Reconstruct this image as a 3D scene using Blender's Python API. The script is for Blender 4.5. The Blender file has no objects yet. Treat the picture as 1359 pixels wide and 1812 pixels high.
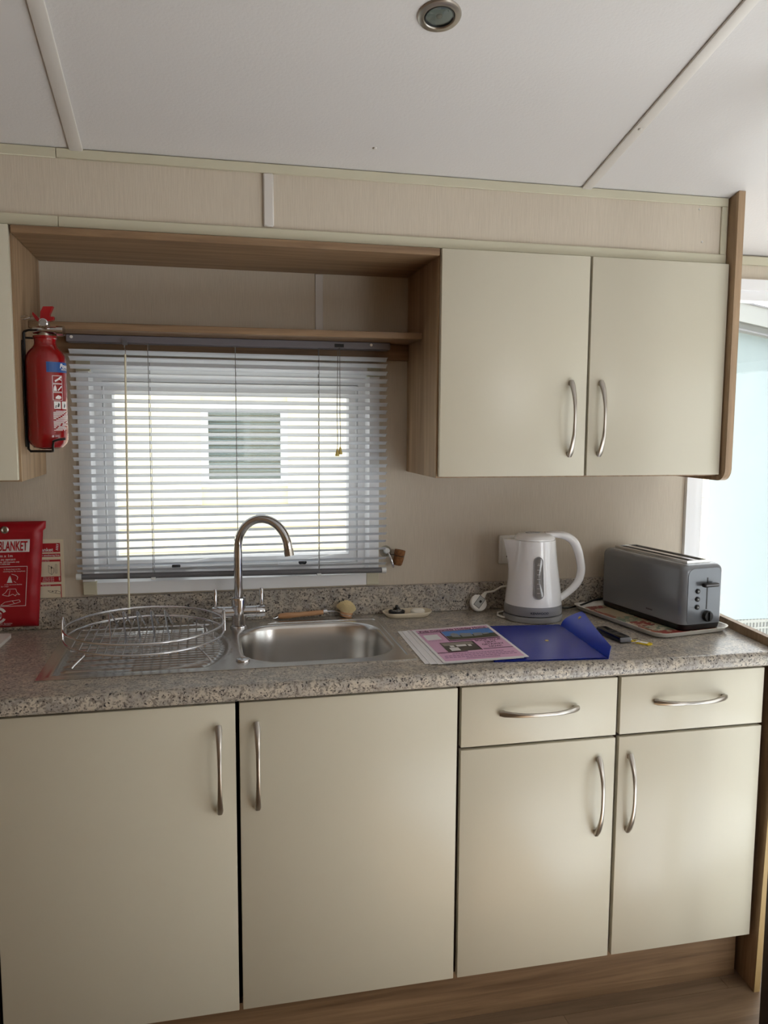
import bpy, bmesh, math, random
from mathutils import Matrix, Vector
random.seed(7)
PI = math.pi
sc = bpy.context.scene
COL = sc.collection

# ---------------------------------------------------------------- camera
YAW, PIT, ROL, FPX = 0.2208573, -0.1064386, 0.0059388, 1435.97
CPOS = Vector((-0.0696, -2.3308, 1.4661))
cam_d = bpy.data.cameras.new('camera')
cam = bpy.data.objects.new('camera', cam_d)
COL.objects.link(cam)
fw = Vector((math.sin(YAW)*math.cos(PIT), math.cos(YAW)*math.cos(PIT), math.sin(PIT)))
r0 = Vector((math.cos(YAW), -math.sin(YAW), 0))
u0 = r0.cross(fw)
rr = math.cos(ROL)*r0 + math.sin(ROL)*u0
uu = -math.sin(ROL)*r0 + math.cos(ROL)*u0
cam.matrix_world = Matrix(((rr.x, uu.x, -fw.x, CPOS.x), (rr.y, uu.y, -fw.y, CPOS.y), (rr.z, uu.z, -fw.z, CPOS.z), (0, 0, 0, 1)))
cam_d.sensor_fit = 'HORIZONTAL'
cam_d.sensor_width = 36.0
cam_d.lens = FPX*36.0/1359.0
cam_d.clip_start = 0.05
sc.camera = cam

# ---------------------------------------------------------------- sky, sun, added window lamps, exposure
sc.view_settings.view_transform = 'Standard'
sc.view_settings.look = 'None'
sc.view_settings.gamma = 1.0
sc.view_settings.use_curve_mapping = False
sc.view_settings.exposure = -0.12
world = bpy.data.worlds.new('overcast_sky')
sc.world = world
world.use_nodes = True
bg = world.node_tree.nodes['Background']
bg.inputs['Color'].default_value = (0.98, 0.99, 1.0, 1)
bg.inputs['Strength'].default_value = 3.0

def sunlight(watts):
    d = bpy.data.lights.new('sun', 'SUN'); d.energy = watts; d.angle = math.radians(1.5); d.color = (0.99, 0.97, 0.94)
    o = bpy.data.objects.new('sun', d); COL.objects.link(o)
    o.rotation_euler = Vector((-0.78, 0.03, -0.62)).to_track_quat('-Z', 'Y').to_euler()
sunlight(41.0)
def window_fill(name, loc, size, aim, watts, col=(1, 1, 1)):
    # area lamp added just inside a window opening to boost the light coming in
    d = bpy.data.lights.new(name, 'AREA')
    d.shape = 'RECTANGLE'; d.size, d.size_y = size
    d.energy = watts; d.color = col
    o = bpy.data.objects.new(name, d); COL.objects.link(o)
    o.location = loc
    o.rotation_euler = Vector(aim).to_track_quat('-Z', 'Y').to_euler()
window_fill('fill_lamp_behind', (2.0, -3.62, 1.35), (0.8, 0.7), (-0.1, 1, -0.05), 8)
window_fill('fill_lamp_side_window', (1.97, -0.09, 1.12), (0.9, 1.5), (-0.15, -1, 0.1), 3)

# ---------------------------------------------------------------- materials
def lin(c):
    return tuple(((v/255)/12.92 if v/255 <= 0.04045 else ((v/255+0.055)/1.055)**2.4) for v in c)
MATS = {}
def mat(name, col=(200, 200, 200), rough=0.5, metal=0.0, spec=None, coat=0.0, alpha=None, trans=0.0, bump=None, vary=None):
    m = bpy.data.materials.new(name); m.use_nodes = True
    nt = m.node_tree; b = nt.nodes['Principled BSDF']
    b.inputs['Base Color'].default_value = (*lin(col), 1)
    b.inputs['Roughness'].default_value = rough
    b.inputs['Metallic'].default_value = metal
    b.inputs['Coat Weight'].default_value = coat
    b.inputs['Coat Roughness'].default_value = 0.08
    if spec is not None: b.inputs['Specular IOR Level'].default_value = spec
    b.inputs['Transmission Weight'].default_value = trans
    tc = nt.nodes.new('ShaderNodeTexCoord'); mp = nt.nodes.new('ShaderNodeMapping')
    nt.links.new(tc.outputs['Object'], mp.inputs['Vector'])
    if vary:      # (scale vector, noise scale, second colour, low, high)
        sv, ns, c2, lo, hi = vary
        mp.inputs['Scale'].default_value = sv
        n = nt.nodes.new('ShaderNodeTexNoise'); n.inputs['Scale'].default_value = ns; n.inputs['Detail'].default_value = 6
        n.inputs['Roughness'].default_value = 0.6
        nt.links.new(mp.outputs['Vector'], n.inputs['Vector'])
        rp = nt.nodes.new('ShaderNodeValToRGB')
        rp.color_ramp.elements[0].position = lo; rp.color_ramp.elements[1].position = hi
        rp.color_ramp.elements[0].color = (*lin(col), 1); rp.color_ramp.elements[1].color = (*lin(c2), 1)
        nt.links.new(n.outputs['Fac'], rp.inputs['Fac'])
        nt.links.new(rp.outputs['Color'], b.inputs['Base Color'])
    if bump:      # (scale vector, noise scale, strength, distance)
        sv, ns, st, dist = bump
        mp2 = nt.nodes.new('ShaderNodeMapping'); mp2.inputs['Scale'].default_value = sv
        nt.links.new(tc.outputs['Object'], mp2.inputs['Vector'])
        n = nt.nodes.new('ShaderNodeTexNoise'); n.inputs['Scale'].default_value = ns; n.inputs['Detail'].default_value = 3
        nt.links.new(mp2.outputs['Vector'], n.inputs['Vector'])
        bp = nt.nodes.new('ShaderNodeBump'); bp.inputs['Strength'].default_value = st; bp.inputs['Distance'].default_value = dist
        nt.links.new(n.outputs['Fac'], bp.inputs['Height']); nt.links.new(bp.outputs['Normal'], b.inputs['Normal'])
    MATS[name] = m
    return m

mat('cream_door', (207, 201, 182), 0.30, spec=0.45, vary=((1, 1, 1), 2.0, (203, 197, 178), 0.3, 0.7))
mat('wall', (208, 197, 180), 0.75, vary=((60, 60, 2.2), 7, (200, 189, 172), 0.35, 0.65), bump=((90, 90, 4), 6, 0.25, 0.002))
mat('trim_cream', (202, 197, 174), 0.55)
mat('strip_white', (212, 207, 201), 0.5)
mat('ceiling', (214, 211, 209), 0.85, bump=((1, 1, 1), 160, 0.25, 0.002))
mat('upvc', (243, 244, 246), 0.30)
mat('slat', (214, 218, 224), 0.38)
mat('rail_grey', (118, 115, 122), 0.4)
mat('rail_dark', (106, 106, 110), 0.4)
mat('cord', (120, 118, 114), 0.7)
mat('wand', (228, 222, 196), 0.25)
mat('yellowed', (212, 190, 110), 0.5)
mat('steel', (212, 210, 207), 0.26, 1.0)
mat('chrome', (205, 205, 208), 0.07, 1.0)
mat('wire_chrome', (222, 222, 225), 0.15, 1.0)
mat('nickel', (180, 174, 166), 0.28, 1.0)
mat('red_paint', (138, 6, 14), 0.16, coat=0.6)
mat('red_vinyl', (164, 14, 30), 0.38, bump=((1, 1, 1), 30, 0.3, 0.004))
mat('red_print', (176, 20, 34), 0.5)
mat('red_lever', (156, 16, 22), 0.35)
mat('black', (14, 13, 13), 0.4)
mat('black_gloss', (12, 12, 14), 0.18)
mat('black_wire', (16, 16, 17), 0.35)
mat('white_print', (226, 222, 222), 0.6)
mat('blue_print', (22, 74, 140), 0.4)
mat('kettle_white', (247, 247, 248), 0.16, coat=0.5)
mat('kettle_grey', (150, 150, 152), 0.35)
mat('gauge', (120, 119, 118), 0.12, coat=0.5)
mat('gauge_mark', (180, 179, 176), 0.4)
mat('navy_print', (34, 36, 58), 0.5)
mat('plastic_white', (234, 232, 226), 0.32)
mat('toaster_front_dimmed', (108, 112, 118), 0.25, 0.2, coat=0.3)  # front grey darkened in the colour to offset the strong light on it
mat('toaster_side_lifted', (124, 128, 134), 0.22, 0.15, coat=0.3)  # same grey lightened in the colour to lift the shaded side
mat('soap', (240, 236, 224), 0.4)
mat('dish_cream', (224, 212, 188), 0.35)
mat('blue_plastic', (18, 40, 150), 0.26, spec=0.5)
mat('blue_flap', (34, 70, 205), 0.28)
mat('paper', (236, 234, 236), 0.7)
mat('pink', (222, 176, 206), 0.7)
mat('plum', (70, 30, 62), 0.7)
mat('ink', (60, 36, 66), 0.7)
mat('ink_soft', (150, 108, 146), 0.7)
mat('pic_sky', (88, 138, 206), 0.6)
mat('pic_build', (136, 142, 148), 0.6)
mat('pic_ground', (74, 76, 58), 0.6)
mat('pic_room', (84, 78, 72), 0.6)
mat('pic_wall', (150, 142, 132), 0.6)
mat('tag_yellow', (236, 206, 40), 0.35)
mat('cork', (138, 92, 52), 0.8, vary=((1, 1, 1), 140, (108, 68, 36), 0.4, 0.65))
mat('rubber', (26, 26, 28), 0.6)
mat('clear', (228, 232, 232), 0.12)
mat('bristle', (230, 212, 166), 0.8)
mat('beech', (196, 152, 112), 0.55, vary=((3, 40, 40), 5, (172, 126, 88), 0.35, 0.7))
mat('lattice', (176, 178, 176), 0.7)
mat('shed_wall', (122, 136, 143), 0.6, vary=((1, 1, 0.5), 1.3, (130, 143, 148), 0.35, 0.65))
mat('barge', (142, 144, 144), 0.5)
mat('barge_low', (124, 126, 123), 0.5)
mat('cladding', (236, 226, 196), 0.6)
mat('gravel', (150, 150, 148), 0.9, vary=((1, 1, 1), 30, (120, 118, 114), 0.35, 0.65))
mat('n_frame', (236, 238, 240), 0.4)
mat('n_blind', (112, 122, 122), 0.6)
mat('dark_wood', (40, 30, 22), 0.45, vary=((30, 30, 2), 4, (28, 20, 14), 0.4, 0.6))
mat('carcass', (56, 38, 28), 0.6)
mat('tan_edge', (176, 148, 98), 0.6)
mat('rug', (196, 200, 206), 0.95, bump=((1, 1, 1), 220, 0.6, 0.004))
mat('screw', (206, 202, 196), 0.5)

def wood(name, axis, dark, light, rough=0.5, sc_=1.0):
    m = bpy.data.materials.new(name); m.use_nodes = True
    nt = m.node_tree; b = nt.nodes['Principled BSDF']; b.inputs['Roughness'].default_value = rough
    tc = nt.nodes.new('ShaderNodeTexCoord'); mp = nt.nodes.new('ShaderNodeMapping')
    s = [26*sc_]*3; s[axis] = 1.3*sc_
    mp.inputs['Scale'].default_value = s
    oi = nt.nodes.new('ShaderNodeObjectInfo'); ad = nt.nodes.new('ShaderNodeVectorMath'); ad.operation = 'MULTIPLY_ADD'
    nt.links.new(oi.outputs['Random'], ad.inputs[0]); ad.inputs[1].default_value = (7, 5, 9)
    nt.links.new(tc.outputs['Object'], ad.inputs[2]); nt.links.new(ad.outputs[0], mp.inputs['Vector'])
    n = nt.nodes.new('ShaderNodeTexNoise'); n.inputs['Scale'].default_value = 1.6; n.inputs['Detail'].default_value = 7
    n.inputs['Roughness'].default_value = 0.62; n.inputs['Distortion'].default_value = 0.6
    nt.links.new(mp.outputs['Vector'], n.inputs['Vector'])
    rp = nt.nodes.new('ShaderNodeValToRGB'); e = rp.color_ramp.elements
    e[0].position = 0.28; e[0].color = (*lin(dark), 1); e[1].position = 0.72; e[1].color = (*lin(light), 1)
    nt.links.new(n.outputs['Fac'], rp.inputs['Fac']); nt.links.new(rp.outputs['Color'], b.inputs['Base Color'])
    bp = nt.nodes.new('ShaderNodeBump'); bp.inputs['Strength'].default_value = 0.12; bp.inputs['Distance'].default_value = 0.001
    nt.links.new(n.outputs['Fac'], bp.inputs['Height']); nt.links.new(bp.outputs['Normal'], b.inputs['Normal'])
    MATS[name] = m
wood('oak_x', 0, (108, 82, 58), (160, 130, 98))
wood('oak_z', 2, (126, 100, 74), (180, 152, 120))
wood('oak_y', 1, (116, 88, 64), (172, 142, 110))
wood('floor_oak', 0, (104, 82, 62), (152, 128, 102), 0.42, 0.6)

def granite():
    m = bpy.data.materials.new('granite'); m.use_nodes = True
    nt = m.node_tree; b = nt.nodes['Principled BSDF']; b.inputs['Roughness'].default_value = 0.28
    tc = nt.nodes.new('ShaderNodeTexCoord')
    def noise(scale, det, lo, hi):
        n = nt.nodes.new('ShaderNodeTexNoise'); n.inputs['Scale'].default_value = scale; n.inputs['Detail'].default_value = det
        nt.links.new(tc.outputs['Object'], n.inputs['Vector'])
        r = nt.nodes.new('ShaderNodeMapRange'); r.inputs['From Min'].default_value = lo; r.inputs['From Max'].default_value = hi
        nt.links.new(n.outputs['Fac'], r.inputs['Value']); return r.outputs['Result']
    def mix(fac, a, c):
        x = nt.nodes.new('ShaderNodeMix'); x.data_type = 'RGBA'
        nt.links.new(fac, x.inputs['Factor'])
        if isinstance(a, tuple): x.inputs['A'].default_value = (*lin(a), 1)
        else: nt.links.new(a, x.inputs['A'])
        x.inputs['B'].default_value = (*lin(c), 1)
        return x.outputs['Result']
    c = mix(noise(36, 3, 0.38, 0.64), (198, 188, 172), (162, 156, 149))
    c = mix(noise(150, 4, 0.50, 0.60), c, (138, 130, 121))
    c = mix(noise(230, 3, 0.59, 0.64), c, (62, 56, 54))
    c = mix(noise(105, 2, 0.67, 0.70), c, (40, 38, 42))
    nt.links.new(c, b.inputs['Base Color'])
    MATS['granite'] = m
granite()

def glass(name, tint=(1, 1, 1), refl=0.06):
    m = bpy.data.materials.new(name); m.use_nodes = True
    nt = m.node_tree; nt.nodes.clear()
    o = nt.nodes.new('ShaderNodeOutputMaterial'); mx = nt.nodes.new('ShaderNodeMixShader')
    t = nt.nodes.new('ShaderNodeBsdfTransparent'); g = nt.nodes.new('ShaderNodeBsdfGlossy')
    t.inputs['Color'].default_value = (*tint, 1); g.inputs['Roughness'].default_value = 0.02
    mx.inputs['Fac'].default_value = refl
    nt.links.new(t.outputs[0], mx.inputs[1]); nt.links.new(g.outputs[0], mx.inputs[2]); nt.links.new(mx.outputs[0], o.inputs[0])
    MATS[name] = m
glass('glass', (0.97, 0.99, 0.99))
glass('clear_plastic', (0.86, 0.88, 0.88), 0.14)
glass('lens', (0.72, 0.78, 0.80), 0.12)

def patchwork():
    m = mat('tray_print', (200, 190, 170), 0.35)
    nt = m.node_tree; b = nt.nodes['Principled BSDF']
    tc = nt.nodes.new('ShaderNodeTexCoord')
    mp = nt.nodes.new('ShaderNodeMapping'); mp.inputs['Scale'].default_value = (1, 1, 0)
    nt.links.new(tc.outputs['Object'], mp.inputs['Vector'])
    v = nt.nodes.new('ShaderNodeTexVoronoi'); v.distance = 'CHEBYCHEV'; v.inputs['Scale'].default_value = 17; v.inputs['Randomness'].default_value = 0.35
    nt.links.new(mp.outputs['Vector'], v.inputs['Vector'])
    sx = nt.nodes.new('ShaderNodeSeparateColor'); nt.links.new(v.outputs['Color'], sx.inputs['Color'])
    n = nt.nodes.new('ShaderNodeTexNoise'); n.inputs['Scale'].default_value = 60; nt.links.new(mp.outputs['Vector'], n.inputs['Vector'])
    mth = nt.nodes.new('ShaderNodeMath'); mth.operation = 'MULTIPLY_ADD'; mth.inputs[1].default_value = 0.5
    nt.links.new(n.outputs['Fac'], mth.inputs[0]); nt.links.new(sx.outputs['Red'], mth.inputs[2])
    rp = nt.nodes.new('ShaderNodeValToRGB'); rp.color_ramp.interpolation = 'CONSTANT'
    cols = [(206, 192, 166), (158, 66, 60), (196, 178, 148), (132, 150, 128), (214, 204, 182), (176, 104, 76), (120, 112, 72), (204, 188, 160)]
    e = rp.color_ramp.elements
    while len(e) < len(cols): e.new(0.5)
    for i, c in enumerate(cols): e[i].position = 0.15+i/len(cols); e[i].color = (*lin(c), 1)
    nt.links.new(mth.outputs[0], rp.inputs['Fac']); nt.links.new(rp.outputs['Color'], b.inputs['Base Color'])
patchwork()

# ---------------------------------------------------------------- builders
MW = {}
def tag(o, label, cat, group=None, kind=None):
    o['label'] = label; o['category'] = cat
    if group: o['group'] = group
    if kind: o['kind'] = kind
    return o
def thing(name, label, cat, loc=(0, 0, 0), rotz=0.0, group=None, kind=None):
    o = bpy.data.objects.new(name, None); COL.objects.link(o)
    o.empty_display_size = 0.05
    o.location = loc; o.rotation_euler = (0, 0, rotz)
    MW[o.name] = Matrix.Translation(loc) @ Matrix.Rotation(rotz, 4, 'Z')
    return tag(o, label, cat, group, kind)
def link(name, me, m, parent=None, loc=None, rot=None):
    o = bpy.data.objects.new(name, me); COL.objects.link(o)
    if m is not None and not me.materials: me.materials.append(MATS[m])
    if parent is not None:
        o.parent = parent
        MW[o.name] = MW.get(parent.name, Matrix())
    else: MW[o.name] = Matrix()
    if loc is not None: o.location = loc
    if rot is not None: o.rotation_euler = rot
    return o
def finish(name, me, m, parent, world, smooth, xf=None):
    if xf is not None: me.transform(xf)
    if world and parent is not None:
        me.transform(MW[parent.name].inverted())
    if smooth is not None:
        me.shade_smooth(); me.set_sharp_from_angle(angle=math.radians(smooth))
    me.update()
    return link(name, me, m, parent)
def raw(name, verts, faces, m, parent=None, world=True, smooth=None, xf=None):
    me = bpy.data.meshes.new(name); me.from_pydata([tuple(v) for v in verts], [], faces); me.validate()
    bm = bmesh.new(); bm.from_mesh(me); bmesh.ops.recalc_face_normals(bm, faces=bm.faces); bm.to_mesh(me); bm.free()
    return finish(name, me, m, parent, world, smooth, xf)
BF = [(0, 3, 2, 1), (4, 5, 6, 7), (0, 1, 5, 4), (1, 2, 6, 5), (2, 3, 7, 6), (3, 0, 4, 7)]
def bv(lo, hi):
    (a, b, c), (d, e, f) = lo, hi
    return [(a, b, c), (d, b, c), (d, e, c), (a, e, c), (a, b, f), (d, b, f), (d, e, f), (a, e, f)]
def boxes(name, lst, m, parent=None, world=True, xf=None):
    V, F = [], []
    for lo, hi in lst:
        k = len(V); V += bv(lo, hi); F += [tuple(i+k for i in f) for f in BF]
    return raw(name, V, F, m, parent, world, None, xf)
def box(name, lo, hi, m, parent=None, bev=0.0, seg=2, world=True, xf=None):
    me = bpy.data.meshes.new(name); me.from_pydata(bv(lo, hi), [], BF)
    if bev > 0:
        bm = bmesh.new(); bm.from_mesh(me)
        bmesh.ops.bevel(bm, geom=bm.edges[:], offset=bev, segments=seg, affect='EDGES', profile=0.5)
        bm.to_mesh(me); bm.free()
    return finish(name, me, m, parent, world, 40 if bev > 0 else None, xf)
def hexa(name, v8, m, parent=None, world=True):
    return raw(name, v8, BF, m, parent, world)
def loft(rings, caps=True, closed=False):
    n = len(rings[0]); V = [p for r in rings for p in r]; F = []
    K = len(rings)
    for i in range(K if closed else K-1):
        a, b = i*n, ((i+1) % K)*n
        for j in range(n):
            F.append((a+j, a+(j+1) % n, b+(j+1) % n, b+j))
    if caps and not closed:
        F.append(tuple(range(n-1, -1, -1))); F.append(tuple(range((K-1)*n, K*n)))
    return V, F
def tube_vf(pts, r, seg=8, closed=False):
    pts = [Vector(p) for p in pts]; K = len(pts); rings = []
    up = None
    for i, p in enumerate(pts):
        a = pts[(i-1) % K] if (closed or i > 0) else p
        b = pts[(i+1) % K] if (closed or i < K-1) else p
        t = (b-a)
        if t.length < 1e-9: t = Vector((0, 0, 1))
        t.normalize()
        if up is None:
            up = Vector((0, 0, 1)) if abs(t.z) < 0.9 else Vector((1, 0, 0))
        n = (up - t*up.dot(t))
        if n.length < 1e-6: n = t.orthogonal()
        n.normalize(); up = n; c = t.cross(n)
        ri = r[i] if isinstance(r, (list, tuple)) else r
        rings.append([p + ri*(math.cos(2*PI*k/seg)*n + math.sin(2*PI*k/seg)*c) for k in range(seg)])
    return loft(rings, True, closed)
def tube(name, pts, r, m, parent=None, seg=8, closed=False, world=True, xf=None):
    V, F = tube_vf(pts, r, seg, closed)
    return raw(name, V, F, m, parent, world, 50, xf)
def tubes(name, lst, r, m, parent=None, seg=6, world=True, xf=None):
    V, F = [], []
    for pts in lst:
        v, f = tube_vf(pts, r, seg); k = len(V); V += v; F += [tuple(i+k for i in q) for q in f]
    return raw(name, V, F, m, parent, world, 50, xf)
def lathe(name, prof, m, parent=None, c=(0, 0, 0), seg=32, world=True, xf=None, smooth=35, sx=1.0, sy=1.0):
    rings = [[(c[0]+sx*max(r, 1e-5)*math.cos(2*PI*k/seg), c[1]+sy*max(r, 1e-5)*math.sin(2*PI*k/seg), c[2]+z) for k in range(seg)] for r, z in prof]
    V, F = loft(rings, True)
    return raw(name, V, F, m, parent, world, smooth, xf)
def prism(name, outline, t, m, parent=None, world=True, xf=None, smooth=None, bev=0.0):
    # outline in local XY, thickness t along +Z
    n = len(outline)
    V = [(x, y, 0) for x, y in outline] + [(x, y, t) for x, y in outline]
    F = [tuple(range(n-1, -1, -1)), tuple(range(n, 2*n))] + [(i, (i+1) % n, n+(i+1) % n, n+i) for i in range(n)]
    return raw(name, V, F, m, parent, world, smooth, xf)
def rrect(x0, y0, x1, y1, r, k=6):
    P = []
    for cx, cy, a in ((x1-r, y1-r, 0), (x0+r, y1-r, 90), (x0+r, y0+r, 180), (x1-r, y0+r, 270)):
        for i in range(k+1):
            t = math.radians(a + 90*i/k); P.append((cx+r*math.cos(t), cy+r*math.sin(t)))
    return P
def arc(cx, cy, r, a0, a1, n=12):
    return [(cx+r*math.cos(math.radians(a0+(a1-a0)*i/n)), cy+r*math.sin(math.radians(a0+(a1-a0)*i/n))) for i in range(n+1)]
def text_mesh(body, size, align='LEFT', bold=0.0, sx=1.0, shear=0.0):
    cu = bpy.data.curves.new('print_text', 'FONT'); cu.body = body; cu.size = size
    cu.align_x = align; cu.offset = bold; cu.shear = shear; cu.resolution_u = 3
    t = bpy.data.objects.new('print_text', cu)
    me = bpy.data.meshes.new_from_object(t)
    bpy.data.objects.remove(t); bpy.data.curves.remove(cu)
    if sx != 1.0: me.transform(Matrix.Diagonal((sx, 1, 1, 1)))
    return me
def text(name, body, size, m, parent, xf, align='LEFT', bold=0.0, sx=1.0, shear=0.0, fn=None, world=True):
    me = text_mesh(body, size, align, bold, sx, shear)
    if fn:
        for v in me.vertices: v.co = fn(v.co.x, v.co.y)
    elif xf is not None: me.transform(xf)
    if world: me.transform(MW[parent.name].inverted())
    me.update()
    return link(name, me, m, parent)
def flat(name, polys, m, parent, fn, world=True):
    # flat print: polygons given in print coordinates, laid on a surface by fn
    V, F = [], []
    for P in polys:
        k = len(V); V += [fn(x, y) for x, y in P]; F.append(tuple(range(k, k+len(P))))
    me = bpy.data.meshes.new(name); me.from_pydata([tuple(v) for v in V], [], F)
    if world: me.transform(MW[parent.name].inverted())
    me.update()
    return link(name, me, m, parent)
def R4(x0, y0, x1, y1): return [(x0, y0), (x1, y0), (x1, y1), (x0, y1)]
def line_poly(pts, w):
    out = []
    for (a, b), (c, d) in zip(pts[:-1], pts[1:]):
        dx, dy = c-a, d-b; L = math.hypot(dx, dy) or 1; nx, ny = -dy/L*w/2, dx/L*w/2
        out.append([(a-nx, b-ny), (c-nx, d-ny), (c+nx, d+ny), (a+nx, b+ny)])
    return out
def RX(a): return Matrix.Rotation(a, 4, 'X')
def RY(a): return Matrix.Rotation(a, 4, 'Y')
def RZ(a): return Matrix.Rotation(a, 4, 'Z')
def T(*v): return Matrix.Translation(v)

# ---------------------------------------------------------------- room shell
CT, CB = 0.9074, 0.8725               # worktop top and underside
FH, SL, FY = 2.0834, 0.2433, -0.31   # ceiling height at the bulkhead, its slope, bulkhead plane
def ceil_z(y): return FH + SL*(FY - y)
YR = -1.85
XL, XR, YB = -1.55, 2.68, -3.70

fl = thing('floor', 'brown oak effect plank floor below the kitchen units', 'floor', (0, 0, 0), kind='structure')
boxes('subfloor', [((XL, YB, -0.06), (XR, 0.08, -0.012))], 'carcass', fl)
plank_me = {}
pw, pl = 0.19, 1.25
row = 0; y = -0.02
while y > YB:
    x = XL - (row*0.47) % pl
    while x < XR:
        x0, x1 = max(x, XL), min(x+pl, XR)
        if x1 - x0 > 0.02:
            key = round(x1-x0, 3)
            if key not in plank_me:
                me = bpy.data.meshes.new('plank')
                me.from_pydata(bv((0, -pw+0.0012, -0.012), (key-0.0012, 0, 0)), [], BF)
                plank_me[key] = me
            link('plank', plank_me[key], 'floor_oak', fl, loc=(x0, max(y, YB+pw), 0))
        x += pl
    y -= pw; row += 1

rug = box('bounce_rug', (1.02, -2.98, 0.0003), (2.60, -0.95, 0.012), 'rug', None, 0.004, 1)  # unseen rug, added to bounce sunlight onto the lower doors
tag(rug, 'unseen pale rug added right of the kitchen to bounce sunlight', 'rug')
W1 = (-0.363, 0.407, 1.030, 1.612)   # kitchen window opening x0,x1,z0,z1
W2 = (1.445, 2.50, 0.30, 1.933)      # side window opening
def wallh(x0, x1, z0, z1): return ((x0, 0.0, z0), (x1, 0.08, z1))
wb = boxes('wall_back', [wallh(XL, W1[0], 0, 2.02), wallh(W1[0], W1[1], 0, W1[2]), wallh(W1[0], W1[1], W1[3], 2.02),
    wallh(W1[1], W2[0], 0, 2.02), wallh(W2[0], W2[1], 0, W2[2]), wallh(W2[0], W2[1], W2[3], 2.02), wallh(W2[1], XR, 0, 2.02)], 'wall')
tag(wb, 'pinkish beige papered wall behind the sink and kettle', 'wall', kind='structure')
W4 = (1.55, 2.45, 0.95, 1.75)
def wallf(x0, x1, z0, z1): return ((x0, YB-0.08, z0), (x1, YB, z1))
wf = boxes('wall_front', [wallf(XL, W4[0], 0, 2.02), wallf(W4[0], W4[1], 0, W4[2]), wallf(W4[0], W4[1], W4[3], 2.02), wallf(W4[1], XR, 0, 2.02)], 'oak_z')  # unseen wall, wood finish chosen to cut light bounced into the niche
tag(wf, 'unseen wall opposite the kitchen units, wood panelled to cut bounce light', 'wall', kind='structure')
W3 = (-2.95, -0.98, 0.10, 1.80)      # unseen end opening added to let the sun in, y0,y1,z0,z1
def walle(y0, y1, z0, z1): return ((XR, y0, z0), (XR+0.08, y1, z1))
we = boxes('wall_right', [walle(YB-0.08, W3[0], 0, 2.5), walle(W3[0], W3[1], 0, W3[2]), walle(W3[0], W3[1], W3[3], 2.5), walle(W3[1], 0.08, 0, 2.5)], 'wall')
tag(we, 'papered end wall right of the kitchen', 'wall', kind='structure')
wl = boxes('wall_left', [((XL-0.08, YB-0.08, 0), (XL, 0.08, 2.5))], 'oak_z')  # unseen wall, darker wood finish chosen to keep the left side dim
tag(wl, 'unseen partition wall left of the kitchen, wood finish to cut bounce light', 'wall', kind='structure')
zr = ceil_z(YR)
y1c = YB-0.08
ce = raw('ceiling', [(XL-.08, .08, ceil_z(.08)), (XR+.08, .08, ceil_z(.08)), (XR+.08, YR, zr), (XL-.08, YR, zr), (XR+.08, y1c, ceil_z(.08)), (XL-.08, y1c, ceil_z(.08)),
    (XL-.08, .08, ceil_z(.08)+.05), (XR+.08, .08, ceil_z(.08)+.05), (XR+.08, YR, zr+.05), (XL-.08, YR, zr+.05), (XR+.08, y1c, ceil_z(.08)+.05), (XL-.08, y1c, ceil_z(.08)+.05)],
    [(0, 1, 2, 3), (3, 2, 4, 5), (6, 9, 8, 7), (9, 11, 10, 8), (0, 6, 7, 1), (5, 4, 10, 11), (0, 3, 9, 6), (3, 5, 11, 9), (1, 7, 8, 2), (2, 8, 10, 4)], 'ceiling')
tag(ce, 'off-white sloping panelled ceiling', 'ceiling', kind='structure')
CXF = T(0, FY, FH) @ RX(math.atan(-SL))   # local x along the wall, y towards the wall down the slope, z normal up
CL = math.hypot(1, SL)*(FY-YR)
def ceil_strip(n, x0, x1, label):
    w = (x1-x0)/2
    o = box('trim_%d' % n, (x0, -CL, -0.007), (x1, 0.0, 0.0), 'strip_white', None, 0.003, 2, xf=CXF)
    tag(o, label, 'trim', kind='structure')
ceil_strip(1, -0.350, -0.320, 'white ceiling joint strip at the left, running towards the downlight side')
ceil_strip(2, 0.903, 0.931, 'white ceiling joint strip running diagonally to above the wall cupboard doors')
sp = lathe('screw_cap', [(0, -0.004), (0.004, -0.003), (0.005, 0)], 'screw', ce, (0.335, -0.10, 0), 10, xf=CXF)
sp = lathe('screw_cap', [(0, -0.004), (0.004, -0.003), (0.005, 0)], 'screw', ce, (0.917, -0.27, -0.007), 10, xf=CXF)

# bulkhead above the wall units with cream trims
bh = box('wall_bulkhead', (XL, FY, 1.9085), (1.338, FY+0.02, FH+0.0), 'wall', None)
tag(bh, 'papered bulkhead strip above the wall cupboards', 'wall', kind='structure')
def trim(n, lo, hi, m, label, bev=0.0015):
    o = box('trim_%d' % n, lo, hi, m, None, bev, 1); tag(o, label, 'trim', kind='structure'); return o
trim(3, (-0.378, FY-0.006, 2.060), (1.334, FY, 2.0825), 'trim_cream', 'long cream trim where bulkhead meets the ceiling')
trim(4, (XL, FY-0.006, 2.060), (-0.379, FY, 2.0825), 'trim_cream', 'short cream ceiling trim at the top left corner')
trim(5, (-0.378, FY-0.006, 1.909), (1.334, FY, 1.934), 'trim_cream', 'long cream trim along the bulkhead bottom above the cupboards')
trim(6, (XL, FY-0.006, 1.909), (-0.379, FY, 1.934), 'trim_cream', 'short cream trim above the left wall cupboard')
trim(7, (1.316, FY-0.005, 1.934), (1.334, FY, 2.060), 'trim_cream', 'short upright cream trim beside the wooden end panel')
trim(8, (0.0836, FY-0.008, 1.937), (0.1085, FY, 2.0605), 'strip_white', 'upright white joint strip in the bulkhead middle', 0.003)
trim(9, (1.36, -0.012, 1.978), (XR, 0, 2.004), 'trim_cream', 'cream trim at ceiling edge right of the end panel')
trim(10, (0.2505, -0.003, 1.718), (0.2725, 0, 1.888), 'strip_white', 'flat upright wall joint strip above the shelf in the niche', 0.001)
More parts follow.
